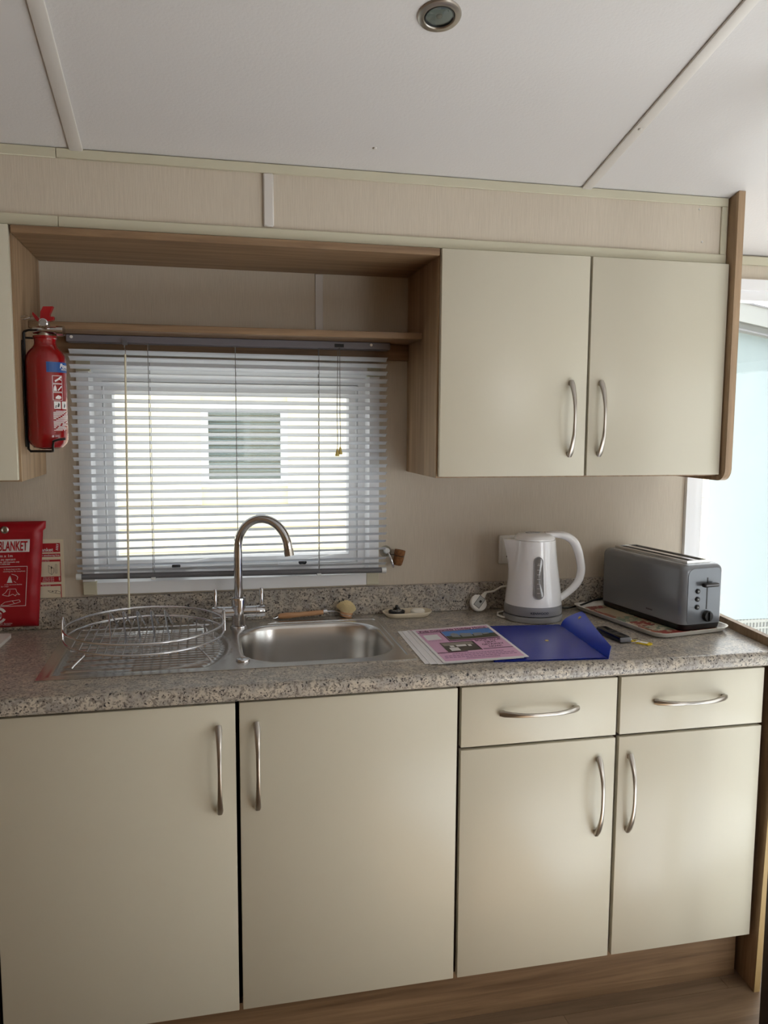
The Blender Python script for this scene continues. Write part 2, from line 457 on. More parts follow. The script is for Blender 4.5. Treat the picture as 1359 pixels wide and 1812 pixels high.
for nm, xx in (('screw', 1.25), ('screw', 1.262)):
    lathe('screw_head', [(0.003, 0), (0.003, 0.0015), (0, 0.002)], 'screw', bh, (0, 0, 0), 8, xf=T(xx, FY, 2.05 if xx < 1.255 else 1.965) @ RX(PI/2))

# ---------------------------------------------------------------- windows
def ring(x0, x1, z0, z1, w, ya, yb):
    return [((x0, ya, z0), (x0+w, yb, z1)), ((x1-w, ya, z0), (x1, yb, z1)), ((x0+w, ya, z0), (x1-w, yb, z0+w)), ((x0+w, ya, z1-w), (x1-w, yb, z1))]
w1 = thing('window_1', 'white framed kitchen window behind the venetian blind', 'window', (0.02, 0.0, W1[2]), kind='structure')
x0, x1, z0, z1 = W1
def ring_profile(name, x0, x1, z0, z1, prof, m, parent):
    # closed profile of (inset, y) swept round the rectangle with mitred corners
    rings = [[(x0+d, y, z0+d) for d, y in prof], [(x1-d, y, z0+d) for d, y in prof], [(x1-d, y, z1-d) for d, y in prof], [(x0+d, y, z1-d) for d, y in prof]]
    V, F = loft(rings, False, True)
    return raw(name, V, F, m, parent)
ring_profile('frame', x0, x1, z0, z1, [(0.0, -0.008), (0.0095, 0.012), (0.030, 0.012), (0.033, 0.022), (0.033, 0.07), (0.0, 0.07)], 'upvc', w1)
sash = ring_profile('sash', x0, x1, z0, z1, [(0.0332, 0.014), (0.0362, 0.019), (0.055, 0.019), (0.0555, 0.024), (0.0555, 0.05), (0.0332, 0.05)], 'upvc', w1)
ring_profile('glazing_bead', x0, x1, z0, z1, [(0.0557, 0.019), (0.0615, 0.028), (0.0615, 0.044), (0.0557, 0.044)], 'upvc', sash)
box('pane', (x0+0.0605, 0.032, z0+0.0605), (x1-0.0605, 0.038, z1-0.0605), 'glass', sash)
# architrave strips with cream corner blocks
a0, a1, b0, b1 = -0.394, 0.436, 0.997, 1.642
boxes('architrave', [((a0+0.037, -0.012, b0), (a1-0.037, -0.0005, W1[2])), ((a0+0.037, -0.012, W1[3]), (a1-0.037, -0.0005, b1)),
    ((a0, -0.010, b0+0.037), (W1[0], -0.0005, b1-0.037)), ((W1[1], -0.010, b0+0.037), (a1, -0.0005, b1-0.037))], 'upvc', w1)
for cx in (a0, a1-0.037):
    for cz in (b0, b1-0.037):
        box('corner_block', (cx, -0.014, cz), (cx+0.037, 0.0, cz+0.037), 'trim_cream', w1, 0.0015, 1)
for hx in (-0.157, 0.197):
    h = box('window_handle', (hx-0.055, -0.006, 1.058), (hx+0.045, 0.013, 1.074), 'upvc', w1, 0.005, 3)
    raw('lever', [(hx+s*0.0 + px, -0.018+0.004*q, pz) for q in (0, 1) for px, pz in ((0.0, 1.062), (0.0, 1.080), (0.030, 1.080), (0.105, 1.092), (0.105, 1.084), (0.030, 1.064)) for s in (1,)],
        [(0, 1, 2, 3, 4, 5), (11, 10, 9, 8, 7, 6)] + [(i, (i+1) % 6, 6+(i+1) % 6, 6+i) for i in range(6)], 'upvc', h)
    lathe('lock_button', [(0.010, 0), (0.010, 0.004), (0.007, 0.006), (0, 0.0065)], 'black_gloss', h, (0, 0, 0), 16, xf=T(hx+0.012, -0.018, 1.0715) @ RX(PI/2), sx=1.2, sy=0.75)

w2 = thing('window_2', 'tall white framed window right of the toaster', 'window', (2.15, 0.0, W2[2]), kind='structure')
x0, x1, z0, z1 = W2
boxes('frame', ring(x0, x1, z0, z1, 0.034, -0.014, 0.07), 'upvc', w2)
sash = boxes('sash', ring(x0+0.030, x1-0.030, z0+0.030, z1-0.030, 0.034, -0.002, 0.05), 'upvc', w2)
box('pane', (x0+0.06, 0.022, z0+0.06), (x1-0.06, 0.030, z1-0.06), 'glass', sash)
w3 = thing('added_sun_doors', 'unseen patio doors added in the end wall to let the sun in', 'window', (XR, -1.75, W3[2]), kind='structure')
y0, y1, z0, z1 = W3
boxes('frame', [((XR, y0, z0), (XR+.07, y0+.05, z1)), ((XR, y1-.05, z0), (XR+.07, y1, z1)), ((XR, y0+.05, z0), (XR+.07, y1-.05, z0+.05)), ((XR, y0+.05, z1-.05), (XR+.07, y1-.05, z1)), ((XR, -1.775, z0+.05), (XR+.07, -1.725, z1-.05))], 'upvc', w3)
for ya, yb in ((y0+.05, -1.775), (-1.725, y1-.05)):
    box('pane', (XR+.03, ya, z0+.05), (XR+.036, yb, z1-.05), 'glass', w3)
w4 = thing('window_4', 'window in the wall opposite the kitchen', 'window', (2.05, YB, W4[2]), kind='structure')
x0, x1, z0, z1 = W4
boxes('frame', ring(x0, x1, z0, z1, 0.05, YB-.07, YB), 'upvc', w4)
box('pane', (x0+.05, YB-.04, z0+.05), (x1-.05, YB-.034, z1-.05), 'glass', w4)

# ---------------------------------------------------------------- outside
gr = boxes('gravel_ground', [((-12, 0.09, -0.72), (16, 22, -0.62))], 'gravel')  # unseen ground, made pale gravel to bounce untinted light at the neighbour
tag(gr, 'unseen ground between the caravans, made pale gravel for bounce light', 'gravel', kind='structure')
nb = thing('neighbouring_caravan', 'cream clad caravan seen through the kitchen window blind', 'building', (0.2, 3.0, -0.62))
box('wall_core', (-4.5, 3.03, -0.62), (3.6, 5.4, 2.55), 'cladding', nb)
NW = (-0.0735, 0.479, 1.068, 1.597)
bz = -0.55; i = 0
while bz < 2.5:
    zt = bz+0.146
    if zt < NW[2] or bz > NW[3]:
        segs = [(-4.5, 3.6)]
    else: segs = [(-4.5, NW[0]), (NW[1], 3.6)]
    for sa, sb in segs:
        hexa('cladding_board', [(sa, 3.0, bz), (sb, 3.0, bz), (sb, 3.03, bz), (sa, 3.03, bz), (sa, 3.014, zt), (sb, 3.014, zt), (sb, 3.03, zt), (sa, 3.03, zt)], 'cladding', nb)
    bz += 0.15
nw = boxes('window', ring(NW[0], NW[1], NW[2], NW[3], 0.046, 2.985, 3.03), 'n_frame', nb)
box('pane', (NW[0]+.04, 3.004, NW[2]+.04), (NW[1]-.04, 3.008, NW[3]-.04), 'glass', nw)
V, F = [], []
for k in range(20):
    zz = NW[2]+.05+k*(NW[3]-NW[2]-.1)/20
    kk = len(V); V += bv((NW[0]+.046, 3.012, zz), (NW[1]-.046, 3.02, zz+.016)); F += [tuple(i+kk for i in f) for f in BF]
raw('window_blind', V, F, 'n_blind', nw)
box('roof_edge', (-4.7, 2.9, 2.55), (3.8, 5.5, 2.66), 'n_frame', nb)
sh = thing('pale_shed', 'pale blue building with sloping white roof edge outside the right window', 'building', (6.0, 4.0, -0.62))
def sz(x, z): return z - 0.163*(x-4.491)
hexa('wall', [(4.05, 4.0, -0.26), (8, 4.0, -0.30), (8, 6.4, -0.30), (4.05, 6.4, -0.26), (4.05, 4.0, sz(4.05, 2.29)), (8, 4.0, sz(8, 2.29)), (8, 6.4, sz(8, 2.29)), (4.05, 6.4, sz(4.05, 2.29))], 'shed_wall', sh)
hexa('roof_board', [(3.95, 3.90, sz(3.95, 2.36)), (8.2, 3.90, sz(8.2, 2.36)), (8.2, 6.5, sz(8.2, 2.36)), (3.95, 6.5, sz(3.95, 2.36)), (3.95, 3.90, sz(3.95, 2.52)), (8.2, 3.90, sz(8.2, 2.52)), (8.2, 6.5, sz(8.2, 2.52)), (3.95, 6.5, sz(3.95, 2.52))], 'barge', sh)
hexa('soffit_board', [(3.98, 3.95, sz(3.98, 2.29)), (8.1, 3.95, sz(8.1, 2.29)), (8.1, 6.45, sz(8.1, 2.29)), (3.98, 6.45, sz(3.98, 2.29)), (3.98, 3.95, sz(3.98, 2.36)), (8.1, 3.95, sz(8.1, 2.36)), (8.1, 6.45, sz(8.1, 2.36)), (3.98, 6.45, sz(3.98, 2.36))], 'barge_low', sh)
for za in (2.513, 2.283):
    hexa('dark_edging', [(3.94, 3.885, sz(3.94, za)), (8.2, 3.885, sz(8.2, za)), (8.2, 3.96, sz(8.2, za)), (3.94, 3.96, sz(3.94, za)), (3.94, 3.885, sz(3.94, za+0.014)), (8.2, 3.885, sz(8.2, za+0.014)), (8.2, 3.96, sz(8.2, za+0.014)), (3.94, 3.96, sz(3.94, za+0.014))], 'rail_dark', sh)
box('skirt', (4.05, 4.02, -0.62), (8, 4.06, -0.27), 'lattice', sh)
lat = [((4.05+0.035*k, 4.0, -0.62), (4.065+0.035*k, 4.02, -0.27)) for k in range(60)] + [((4.05, 3.995, -0.30), (8, 4.02, -0.275)), ((4.05, 3.995, -0.36), (8, 4.02, -0.345))]
o = boxes('lattice', lat, 'barge_low', sh); o['kind'] = 'stuff'

# ---------------------------------------------------------------- handles
def handle_mesh():
    n, rings = 24, []
    for i in range(n+1):
        t = -1 + 2*i/n
        out = 0.0285*(1-abs(t)**2.6)
        half_w = 0.0042 + 0.0042*abs(t)**2.2
        th = 0.0030 + 0.0022*abs(t)**2
        zc = t*0.0985
        # tangent in the z/out plane
        dt = 0.0285*(-2.6*abs(t)**1.6*(1 if t > 0 else -1))
        L = math.hypot(dt, 0.0985); nx, nz = 0.0985/L, -dt/L
        if i in (0, n): half_w *= 0.72
        ringp = []
        for k in range(12):
            a = 2*PI*k/12
            ca, sa = math.cos(a), math.sin(a)
            ca = math.copysign(abs(ca)**0.7, ca); sa = math.copysign(abs(sa)**0.7, sa)
            w = half_w*ca; q = th*sa
            ringp.append((w, -(max(out, 0.0)+0.0035) - q*nx, zc + q*nz))
        rings.append(ringp)
    V, F = loft(rings, True)
    # feet reaching back to the door
    for s in (-1, 1):
        k = len(V)
        V += bv((-0.006, -0.006, s*0.092-0.005), (0.006, 0.0, s*0.092+0.005)); F += [tuple(i+k for i in f) for f in BF]
    me = bpy.data.meshes.new('handle'); me.from_pydata(V, [], F)
    bm = bmesh.new(); bm.from_mesh(me); bmesh.ops.recalc_face_normals(bm, faces=bm.faces); bm.to_mesh(me); bm.free()
    me.shade_smooth(); me.set_sharp_from_angle(angle=math.radians(50))
    me.materials.append(MATS['nickel'])
    return me
HM = handle_mesh()
def handle(door, x, y, z, horiz=False):
    p = MW[door.name].inverted() @ Vector((x, y, z))
    return link('handle', HM, None, door, loc=p, rot=(0, PI/2, 0) if horiz else None)
def door(name, x0, x1, z0, z1, y, parent):
    return box(name, (x0, y, z0), (x1, y+0.018, z1), 'cream_door', parent, 0.0014, 2)

# ---------------------------------------------------------------- base units
DF = -0.599
def carcass(parent, x0, x1, z0, z1, yf, yb, m='carcass', top=False):
    t = 0.016
    L = [((x0, yf, z0), (x0+t, yb, z1)), ((x1-t, yf, z0), (x1, yb, z1)), ((x0+t, yf, z0), (x1-t, yb, z0+t)), ((x0+t, yb-0.01, z0+t), (x1-t, yb, z1))]
    if top: L.append(((x0+t, yf, z1-t), (x1-t, yb-0.01, z1)))
    return boxes('body', L, m, parent)
su = thing('sink_base_cabinet', 'cream double door base cabinet under the sink', 'cabinet', (0.0, -0.3, 0.12))
carcass(su, -0.504, 0.5005, 0.152, 0.868, -0.579, -0.02)
dA = door('door', -0.5015, -0.0085, 0.150, 0.8655, DF, su)
handle(dA, -0.0445, DF, 0.7205)
dB = door('door', 0.0, 0.496, 0.150, 0.8655, DF, su)
handle(dB, 0.0372, DF, 0.722)
def drawer_unit(x0, x1, hx, label, yaw):
    u = thing('drawer_base_cabinet', label, 'cabinet', ((x0+x1)/2, -0.3, 0.12), group='drawer base cabinets')
    carcass(u, x0-0.0045, x1+0.0045, 0.152, 0.868, -0.579, -0.02)
    boxes('drawer_rail', [((x0+0.012, -0.579, 0.708), (x1-0.012, -0.56, 0.729))], 'carcass', u)
    d = door('drawer', x0, x1, 0.722, 0.8655, DF, u); handle(d, (x0+x1)/2-0.005 if x0 < 0.8 else (x0+x1)/2-0.0105, DF, 0.799, True)
    d = door('door', x0, x1, 0.150, 0.715, DF, u); handle(d, hx, DF, 0.573)
drawer_unit(0.5055, 0.8991, 0.8545, 'cream base cabinet with drawer, beside the sink unit', 0)
drawer_unit(0.9088, 1.3042, 0.9385, 'rightmost cream base cabinet with drawer, beside the wooden end panel', 0)
lu = thing('left_base_cabinet', 'cream base cabinet at the far left under the worktop end', 'cabinet', (-0.8, -0.3, 0.12))
carcass(lu, -1.10, -0.510, 0.152, 0.868, -0.579, -0.02)
door('door', -1.098, -0.512, 0.150, 0.8655, DF, lu)
for o in (su, lu): pass
pn = box('plinth', (-1.10, -0.545, 0.0), (1.306, -0.527, 0.151), 'oak_x', None, 0.001, 1)
tag(pn, 'brown wooden plinth board under the base cabinets', 'plinth')
def epx(yy, z): return 1.3125 + 0.022*z/0.93 + (1.392-1.3125)*(yy+0.617)/0.617*0.9
def ep8(ya, yb, za, zb, off, th):
    return [(epx(ya, za)+off, ya, za), (epx(ya, za)+off+th, ya, za), (epx(yb, za)+off+th, yb, za), (epx(yb, za)+off, yb, za),
            (epx(ya, zb)+off, ya, zb), (epx(ya, zb)+off+th, ya, zb), (epx(yb, zb)+off+th, yb, zb), (epx(yb, zb)+off, yb, zb)]
ep = thing('base_end_panel', 'brown wooden end panel at right of the base cabinets with raised lip', 'panel', (1.335, -0.3, 0.0))
hexa('board', ep8(-0.617, -0.002, 0.0, 0.930, 0.0, 0.017), 'oak_z', ep)
hexa('edging', ep8(-0.6185, -0.617, 0.0, 0.930, 0.0, 0.017), 'tan_edge', ep)

# ---------------------------------------------------------------- worktop and upstand
SX0, SX1, SY0, SY1 = -0.4317, 0.4253, -0.4948, -0.0572
hx0, hx1, hy0, hy1 = SX0+0.012, SX1-0.012, SY0+0.012, SY1-0.012
wt = thing('worktop', 'grey beige speckled granite effect worktop around the sink', 'worktop', (0.1, -0.3, CB))
yf = -0.612
prof = [(hy0, CB), (yf+0.006, CB)] + [(yf+0.010-0.010*math.sin(math.radians(a)), CB+0.010-0.010*math.cos(math.radians(a))) for a in (30, 60, 90)] + \
       [(yf+0.014-0.014*math.cos(math.radians(a)), CT-0.014+0.014*math.sin(math.radians(a))) for a in (0, 18, 36, 54, 72, 90)] + [(hy0, CT)]
xe = lambda yy: epx(yy, CT)-0.0006
rings = [[(-1.15, a, b) for a, b in prof], [(xe(a), a, b) for a, b in prof]]
V, F = loft(rings, True)
def addhex(v8):
    k = len(V); V.extend(v8); F.extend([tuple(i+k for i in f) for f in BF])
addhex(bv((-1.15, hy0, CB), (hx0, -0.001, CT)))
addhex(bv((hx0, hy1, CB), (hx1, -0.001, CT)))
addhex([(hx1, hy0, CB), (xe(hy0), hy0, CB), (xe(0), -0.001, CB), (hx1, -0.001, CB), (hx1, hy0, CT), (xe(hy0), hy0, CT), (xe(0), -0.001, CT), (hx1, -0.001, CT)])
raw('slab', V, F, 'granite', wt, smooth=30)
us = box('worktop_upstand', (-1.15, -0.0155, CT), (1.392, -0.001, 0.991), 'granite', None, 0.0015, 1)
tag(us, 'speckled granite effect upstand along the wall behind the worktop', 'upstand')

# ---------------------------------------------------------------- sink
sk = thing('sink', 'stainless steel inset sink with ridged drainer on the left', 'sink', (0.0, -0.276, CT))
zt = CT+0.0025
bx0, bx1, by0, by1 = 0.020, 0.394, -0.458, -0.106
base = rrect(bx0, by0, bx1, by1, 0.105, 14)
cxb, cyb = (bx0+bx1)/2, (by0+by1)/2
N = len(base)
def scale_ring(s, z, sy=None):
    return [(cxb+(x-cxb)*s, cyb+(y-cyb)*(sy or s), z) for x, y in base]
RX0 = -0.004
outer = []
for x, y in base:
    dx, dy = x-cxb, y-cyb
    t = min(((SX1-cxb)/dx if dx > 1e-9 else (RX0-cxb)/dx if dx < -1e-9 else 9e9), ((SY1-cyb)/dy if dy > 1e-9 else (SY0-cyb)/dy if dy < -1e-9 else 9e9))
    outer.append([cxb+dx*t, cyb+dy*t])
for cxn, cyn in ((SX1, SY1), (RX0, SY1), (RX0, SY0), (SX1, SY0)):
    k = min(range(N), key=lambda i: (outer[i][0]-cxn)**2+(outer[i][1]-cyn)**2); outer[k] = [cxn, cyn]
o3 = [(x, y, zt) for x, y in outer]
mid = [((a[0]*0.45+b[0]*0.55), (a[1]*0.45+b[1]*0.55), zt) for a, b in zip(outer, base)]
rings = [[(x, y, CT-0.003) for x, y in outer], o3, mid, scale_ring(1.035, zt+0.0006), scale_ring(1.018, zt), scale_ring(1.0, zt-0.004), scale_ring(0.985, zt-0.012), scale_ring(0.965, zt-0.06), scale_ring(0.94, zt-0.115), scale_ring(0.91, zt-0.135),
         scale_ring(0.84, zt-0.147), scale_ring(0.6, zt-0.150), scale_ring(0.2, zt-0.152)]
V, F = loft(rings, False)
k = len(V); V.append((cxb, cyb, zt-0.153)); b0 = (len(rings)-1)*N
F += [(b0+i, b0+(i+1) % N, k) for i in range(N)]
raw('bowl', V, F, 'steel', sk, smooth=50)
lathe('waste', [(0.0, 0.003), (0.02, 0.004), (0.034, 0.002), (0.036, 0.0)], 'chrome', sk, (cxb, cyb+0.02, zt-0.152), 24)
# drainer height field
nx, ny = 110, 150
def drain_h(x, y):
    # distance inside a rounded recess whose right end is an arc
    xa, xb, ya, yb = SX0+0.030, -0.012, SY0+0.028, SY1-0.040
    bow = 0.055*((y-(ya+yb)/2)/((yb-ya)/2))**2
    d = min(x-xa, (xb-bow)-x, y-ya, yb-y)
    if d <= 0: return 0.0006 if -0.010 < d else 0.0
    s = min(1, d/0.012); s = s*s*(3-2*s)
    h = -0.0055*s
    ph = (y-ya)/(yb-ya)*18
    rd = abs(ph-round(ph))
    rs = max(0, 1-(rd/0.30)**2)
    if round(ph) % 2 and x < -0.235: rs *= max(0.0, 1-(-0.235-x)/0.008)
    if 0.4 < ph < 17.6: h += 0.0046*rs*min(1, max(0, d-0.010)/0.012)
    return h
V, F = [], []
for j in range(ny+1):
    for i in range(nx+1):
        x = SX0+(RX0-SX0)*i/nx; y = SY0+(SY1-SY0)*j/ny
        V.append((x, y, zt+drain_h(x, y)))
for j in range(ny):
    for i in range(nx):
        a = j*(nx+1)+i; F.append((a, a+1, a+nx+2, a+nx+1))
me = bpy.data.meshes.new('drainer'); me.from_pydata(V, [], F)
finish('drainer', me, 'steel', sk, True, 40)
boxes('rim', [((SX0-0.0005, SY0-0.001, CT-0.002), (RX0, SY0, zt+0.0002)), ((SX0-0.0005, SY1, CT-0.002), (RX0, SY1+0.001, zt+0.0002)), ((SX0-0.001, SY0-0.001, CT-0.002), (SX0, SY1+0.001, zt+0.0002))], 'steel', sk)
tube('raised_bead', [(SX1-0.012, -0.460, zt-0.0055), (SX1-0.012, -0.445, zt-0.0035), (SX1-0.012, -0.105, zt-0.0035), (SX1-0.018, -0.088, zt-0.0035), (SX1-0.035, -0.082, zt-0.0035), (0.12, -0.080, zt-0.0035), (0.10, -0.080, zt-0.0055)], 0.0060, 'steel', sk, 10)
lathe('waste_knob', [(0.0165, 0), (0.0165, 0.003), (0.0145, 0.006), (0.006, 0.0075), (0, 0.0078)], 'chrome', sk, (0.017, -0.431, zt), 28)
box('knob_tab', (0.012, -0.433, zt+0.0068), (0.024, -0.429, zt+0.010), 'chrome', sk, 0.001, 1)

# ---------------------------------------------------------------- tap
tx, ty = 0.022, -0.104
tp = thing('mixer_tap', 'chrome swan neck mixer tap with two levers behind the sink', 'tap', (tx, ty, zt))
lathe('base', [(0.024, 0), (0.0245, 0.003), (0.0235, 0.006), (0.0200, 0.008), (0.0195, 0.014), (0.0195, 0.078), (0.0185, 0.083), (0.0135, 0.085), (0.0125, 0.084)], 'chrome', tp, (tx, ty, zt), 32)
# spout, swung forward and to the right
az = math.radians(-30); D = (math.cos(az), math.sin(az)); ra = 0.0745; zc = 1.1315
pts = [(tx, ty, zt+0.07), (tx, ty, zt+0.12), (tx, ty, zc-0.03), (tx, ty, zc-0.01)]
for i in range(0, 25):
    a = math.radians(180 - 172*i/24)
    q = ra + ra*math.cos(a)
    pts.append((tx+D[0]*q, ty+D[1]*q, zc+ra*1.10*math.sin(a)))
lx = pts[-1]; pv = Vector(pts[-1])-Vector(pts[-2]); pv.normalize()
pts.append(tuple(Vector(lx)+pv*0.020))
tube('spout', pts, 0.0117, 'chrome', tp, 20)
q = Vector(pts[-1]); tube('aerator', [tuple(q-pv*0.012), tuple(q+pv*0.006)], 0.0128, 'nickel', tp, 20)
hz = 0.9535
for s in (-1, 1):
    v = tube('valve', [(tx+s*0.010, ty, hz), (tx+s*0.0465, ty, hz)], 0.0152, 'chrome', tp, 24)
    k = tube('lever_cap', [(tx+s*0.0475, ty, hz), (tx+s*0.0705, ty, hz), (tx+s*0.0715, ty, hz)], [0.0160, 0.0160, 0.0150], 'chrome', tp, 24)
    tube('lever_pin', [(tx+s*0.0625, ty, hz+0.012), (tx+s*0.0625, ty, hz+0.0625), (tx+s*0.0625, ty, hz+0.0645)], [0.0048, 0.0048, 0.0036], 'chrome', k, 12)

# ---------------------------------------------------------------- dish rack
rc = Vector((-0.215, -0.252, 0)); ra_, rb_ = 0.192, 0.196
rk = thing('dish_rack', 'round chrome wire dish rack standing on the drainer', 'dish rack', (rc.x, rc.y, zt))
def ell(z, n=56, s=1.0): return [(rc.x+s*ra_*math.cos(2*PI*i/n), rc.y+s*rb_*math.sin(2*PI*i/n), z) for i in range(n)]
ZL, ZU = 0.941, 0.966
tube('lower_ring', ell(ZL), 0.0030, 'wire_chrome', rk, 8, True)
tube('upper_ring', ell(ZU), 0.0030, 'wire_chrome', rk, 8, True)
for i in range(17):
    x = -0.165 + i*0.330/16
    yb_ = rb_*math.sqrt(max(0, 1-(x/ra_)**2))
    tube('wire', [(rc.x+x, rc.y-yb_-0.003, ZL-0.004), (rc.x+x, rc.y-yb_+0.006, ZL-0.005), (rc.x+x, rc.y+yb_-0.006, ZL-0.005), (rc.x+x, rc.y+yb_+0.003, ZL-0.004)], 0.0019, 'wire_chrome', rk, 6)
for yy in (-0.10, 0.10):
    xb_ = ra_*math.sqrt(1-(yy/rb_)**2)
    tube('cross_wire', [(rc.x-xb_, rc.y+yy, ZL-0.0085), (rc.x+xb_, rc.y+yy, ZL-0.0085)], 0.0020, 'wire_chrome', rk, 6)
for i in range(5):
    x = -0.095 + i*0.0345
    tube('plate_divider', [(rc.x+x+0.016, rc.y-0.085, ZL-0.003), (rc.x+x+0.015, rc.y-0.035, ZL-0.002), (rc.x+x+0.001, rc.y+0.066, ZL+0.038), (rc.x+x, rc.y+0.076, ZL+0.041), (rc.x+x+0.003, rc.y+0.084, ZL+0.038), (rc.x+x+0.018, rc.y+0.112, ZL-0.004)], 0.0024, 'wire_chrome', rk, 6)
for s in (-1, 1):
    a = PI if s < 0 else 0.10
    for_pts = []
    for k in range(13):
        t = k/12; ang = a + (t-0.5)*0.24
        zz = ZL + (0.050)*math.sin(PI*t)**0.55
        for_pts.append((rc.x+ra_*1.015*math.cos(ang), rc.y+rb_*1.015*math.sin(ang), zz))
    tube('handle_loop', for_pts, 0.0030, 'wire_chrome', rk, 8)
for fx, fy in ((-0.145, -0.150), (0.150, -0.150), (-0.135, 0.145), (0.140, 0.145)):
    n = Vector((fx, fy, 0)).normalized()
    gz = zt-0.0025
    tube('leg', [(rc.x+fx*0.82, rc.y+fy*0.82, ZL-0.007), (rc.x+fx*0.88, rc.y+fy*0.86, ZL-0.009), (rc.x+fx+n.x*0.01, rc.y+fy+n.y*0.01, gz+0.004), (rc.x+fx+n.x*0.012, rc.y+fy+n.y*0.012, gz+0.001)], [0.0028, 0.0028, 0.0028, 0.0034], 'wire_chrome', rk, 8)

# ---------------------------------------------------------------- wall units and niche
UF = -0.330
wc = thing('wall_cabinet', 'cream double door wall cabinet above the kettle and toaster', 'cabinet', (0.93, -0.16, 1.335))
carcass(wc, 0.5205, 1.3375, 1.331, 1.9065, -0.311, -0.002, 'oak_z', True)
d = door('door', 0.5248, 0.9275, 1.3351, 1.9065, UF, wc); handle(d, 0.8815, UF, 1.486)
d = door('door', 0.9342, 1.3355, 1.3351, 1.9065, UF, wc); handle(d, 0.9670, UF, 1.487)
for s in (0.935-0.013, 0.935+0.0135): pass
boxes('centre_post', [((0.922, -0.311, 1.347), (0.94, -0.29, 1.89))], 'carcass', wc)
lw = thing('left_wall_cabinet', 'cream wall cabinet at the left edge beside the fire extinguisher', 'cabinet', (-0.8, -0.16, 1.335))
carcass(lw, -1.10, -0.4785, 1.331, 1.9065, -0.311, -0.002, 'oak_z', True)
door('door', -1.098, -0.4827, 1.3351, 1.9065, UF, lw)
# end panel with rounded lower front corner
we_p = thing('wall_end_panel', 'tall brown wooden end panel with rounded corner right of wall cabinet', 'panel', (1.35, -0.17, 1.318))
pf, pr_ = -0.352, 0.034
out = [(-0.001, 1.318)] + [(0.0, 1.318)][:0] + [(pf+pr_-pr_*math.sin(math.radians(a)), 1.318+pr_-pr_*math.cos(math.radians(a))) for a in range(0, 91, 10)] + [(pf, ceil_z(pf)-0.001), (-0.001, ceil_z(0)-0.001)]
V = [(1.3388, a, b) for a, b in out] + [(1.3588, a, b) for a, b in out]; n = len(out)
raw('board', V, [tuple(range(n)), tuple(range(2*n-1, n-1, -1))] + [(i, (i+1) % n, n+(i+1) % n, n+i) for i in range(n)], 'oak_z', we_p, smooth=25)
nc = thing('niche_shelf', 'open brown wooden shelf niche above the window between wall cabinets', 'shelf', (0.02, -0.16, 1.65))
box('top_panel', (-0.4775, -0.328, 1.889), (0.5195, -0.002, 1.9065), 'oak_x', nc, 0.001, 1)
box('shelf_board', (-0.4775, -0.170, 1.698), (0.5195, -0.002, 1.7155), 'oak_x', nc, 0.001, 1)
box('back_rail', (-0.4775, -0.016, 1.652), (0.5195, -0.002, 1.697), 'oak_x', nc, 0.001, 1)

# ---------------------------------------------------------------- venetian blind
bl = thing('venetian_blind', 'grey white venetian blind hanging in front of the kitchen window', 'blind', (0.02, -0.045, 1.69))
hl = box('headrail', (-0.409, -0.062, 1.6775), (0.4555, -0.018, 1.6975), 'rail_grey', bl, 0.002, 1)
for xx in (-0.395, 0.40):
    lathe('end_screw', [(0.004, 0), (0.004, 0.002), (0, 0.003)], 'plastic_white', hl, (0, 0, 0), 10, xf=T(xx, -0.062, 1.690) @ RX(PI/2))
boxes('cord_lock', [((0.296, -0.0635, 1.6815), (0.322, -0.062, 1.6905))], 'black', hl)
boxes('tilter', [((-0.268, -0.068, 1.672), (-0.256, -0.060, 1.684))], 'rail_dark', hl)
# one slat, a shallow arc in section
def slat_mesh():
    w, n = 0.0258, 6
    top, bot = [], []
    for i in range(n+1):
        u = -w/2 + w*i/n; c = 0.0022*(1-(2*u/w)**2)
        top.append((u, c+0.00022)); bot.append((u, c-0.00022))
    loop = top + bot[::-1]
    a = math.radians(-23)       # room edge up
    loop = [(u*math.cos(a)-v*math.sin(a), u*math.sin(a)+v*math.cos(a)) for u, v in loop]
    V, F = loft([[(-0.4275, u, v) for u, v in loop], [(0.4275, u, v) for u, v in loop]], True)
    me = bpy.data.meshes.new('slat'); me.from_pydata(V, [], F)
    bm = bmesh.new(); bm.from_mesh(me); bmesh.ops.recalc_face_normals(bm, faces=bm.faces); bm.to_mesh(me); bm.free()
    me.shade_smooth(); me.set_sharp_from_angle(angle=math.radians(60)); me.materials.append(MATS['slat'])
    return me
SM = slat_mesh(); NS = 28
inv = MW[bl.name].inverted()
drop_l = [622, 634] + [648+14.75*k for k in range(25)] + [1011]
drop_r = [637, 648] + [661+13.42*k for k in range(24)] + [987, 997]
for i in range(NS):
    zl = 1.6273-(drop_l[i]-640)*0.0015011; zr_ = 1.6384-(drop_r[i]-645)*0.0016307
    zm = (zl+zr_)/2; ang = math.atan2(zr_-zl, 0.849)
    jit = (random.random()-0.5)*0.06
    link('slat', SM, None, bl, loc=inv @ Vector((0.0235+(random.random()-0.5)*0.003, -0.045, zm)), rot=(jit, -ang, 0))
def br(x): return 1.0545 + (1.0450-1.0545)*(x+0.405)/0.857
tube('bottom_rail', [(-0.392, -0.045, br(-0.392)), (0.436, -0.045, br(0.436))], 0.0080, 'rail_dark', bl, 12)
for xx, s in ((-0.4055, 1), (0.4505, -1)):
    tube('rail_end_cap', [(xx, -0.045, br(xx)), (xx+s*0.0135, -0.045, br(xx+s*0.0135))], 0.0086, 'clear', bl, 12)
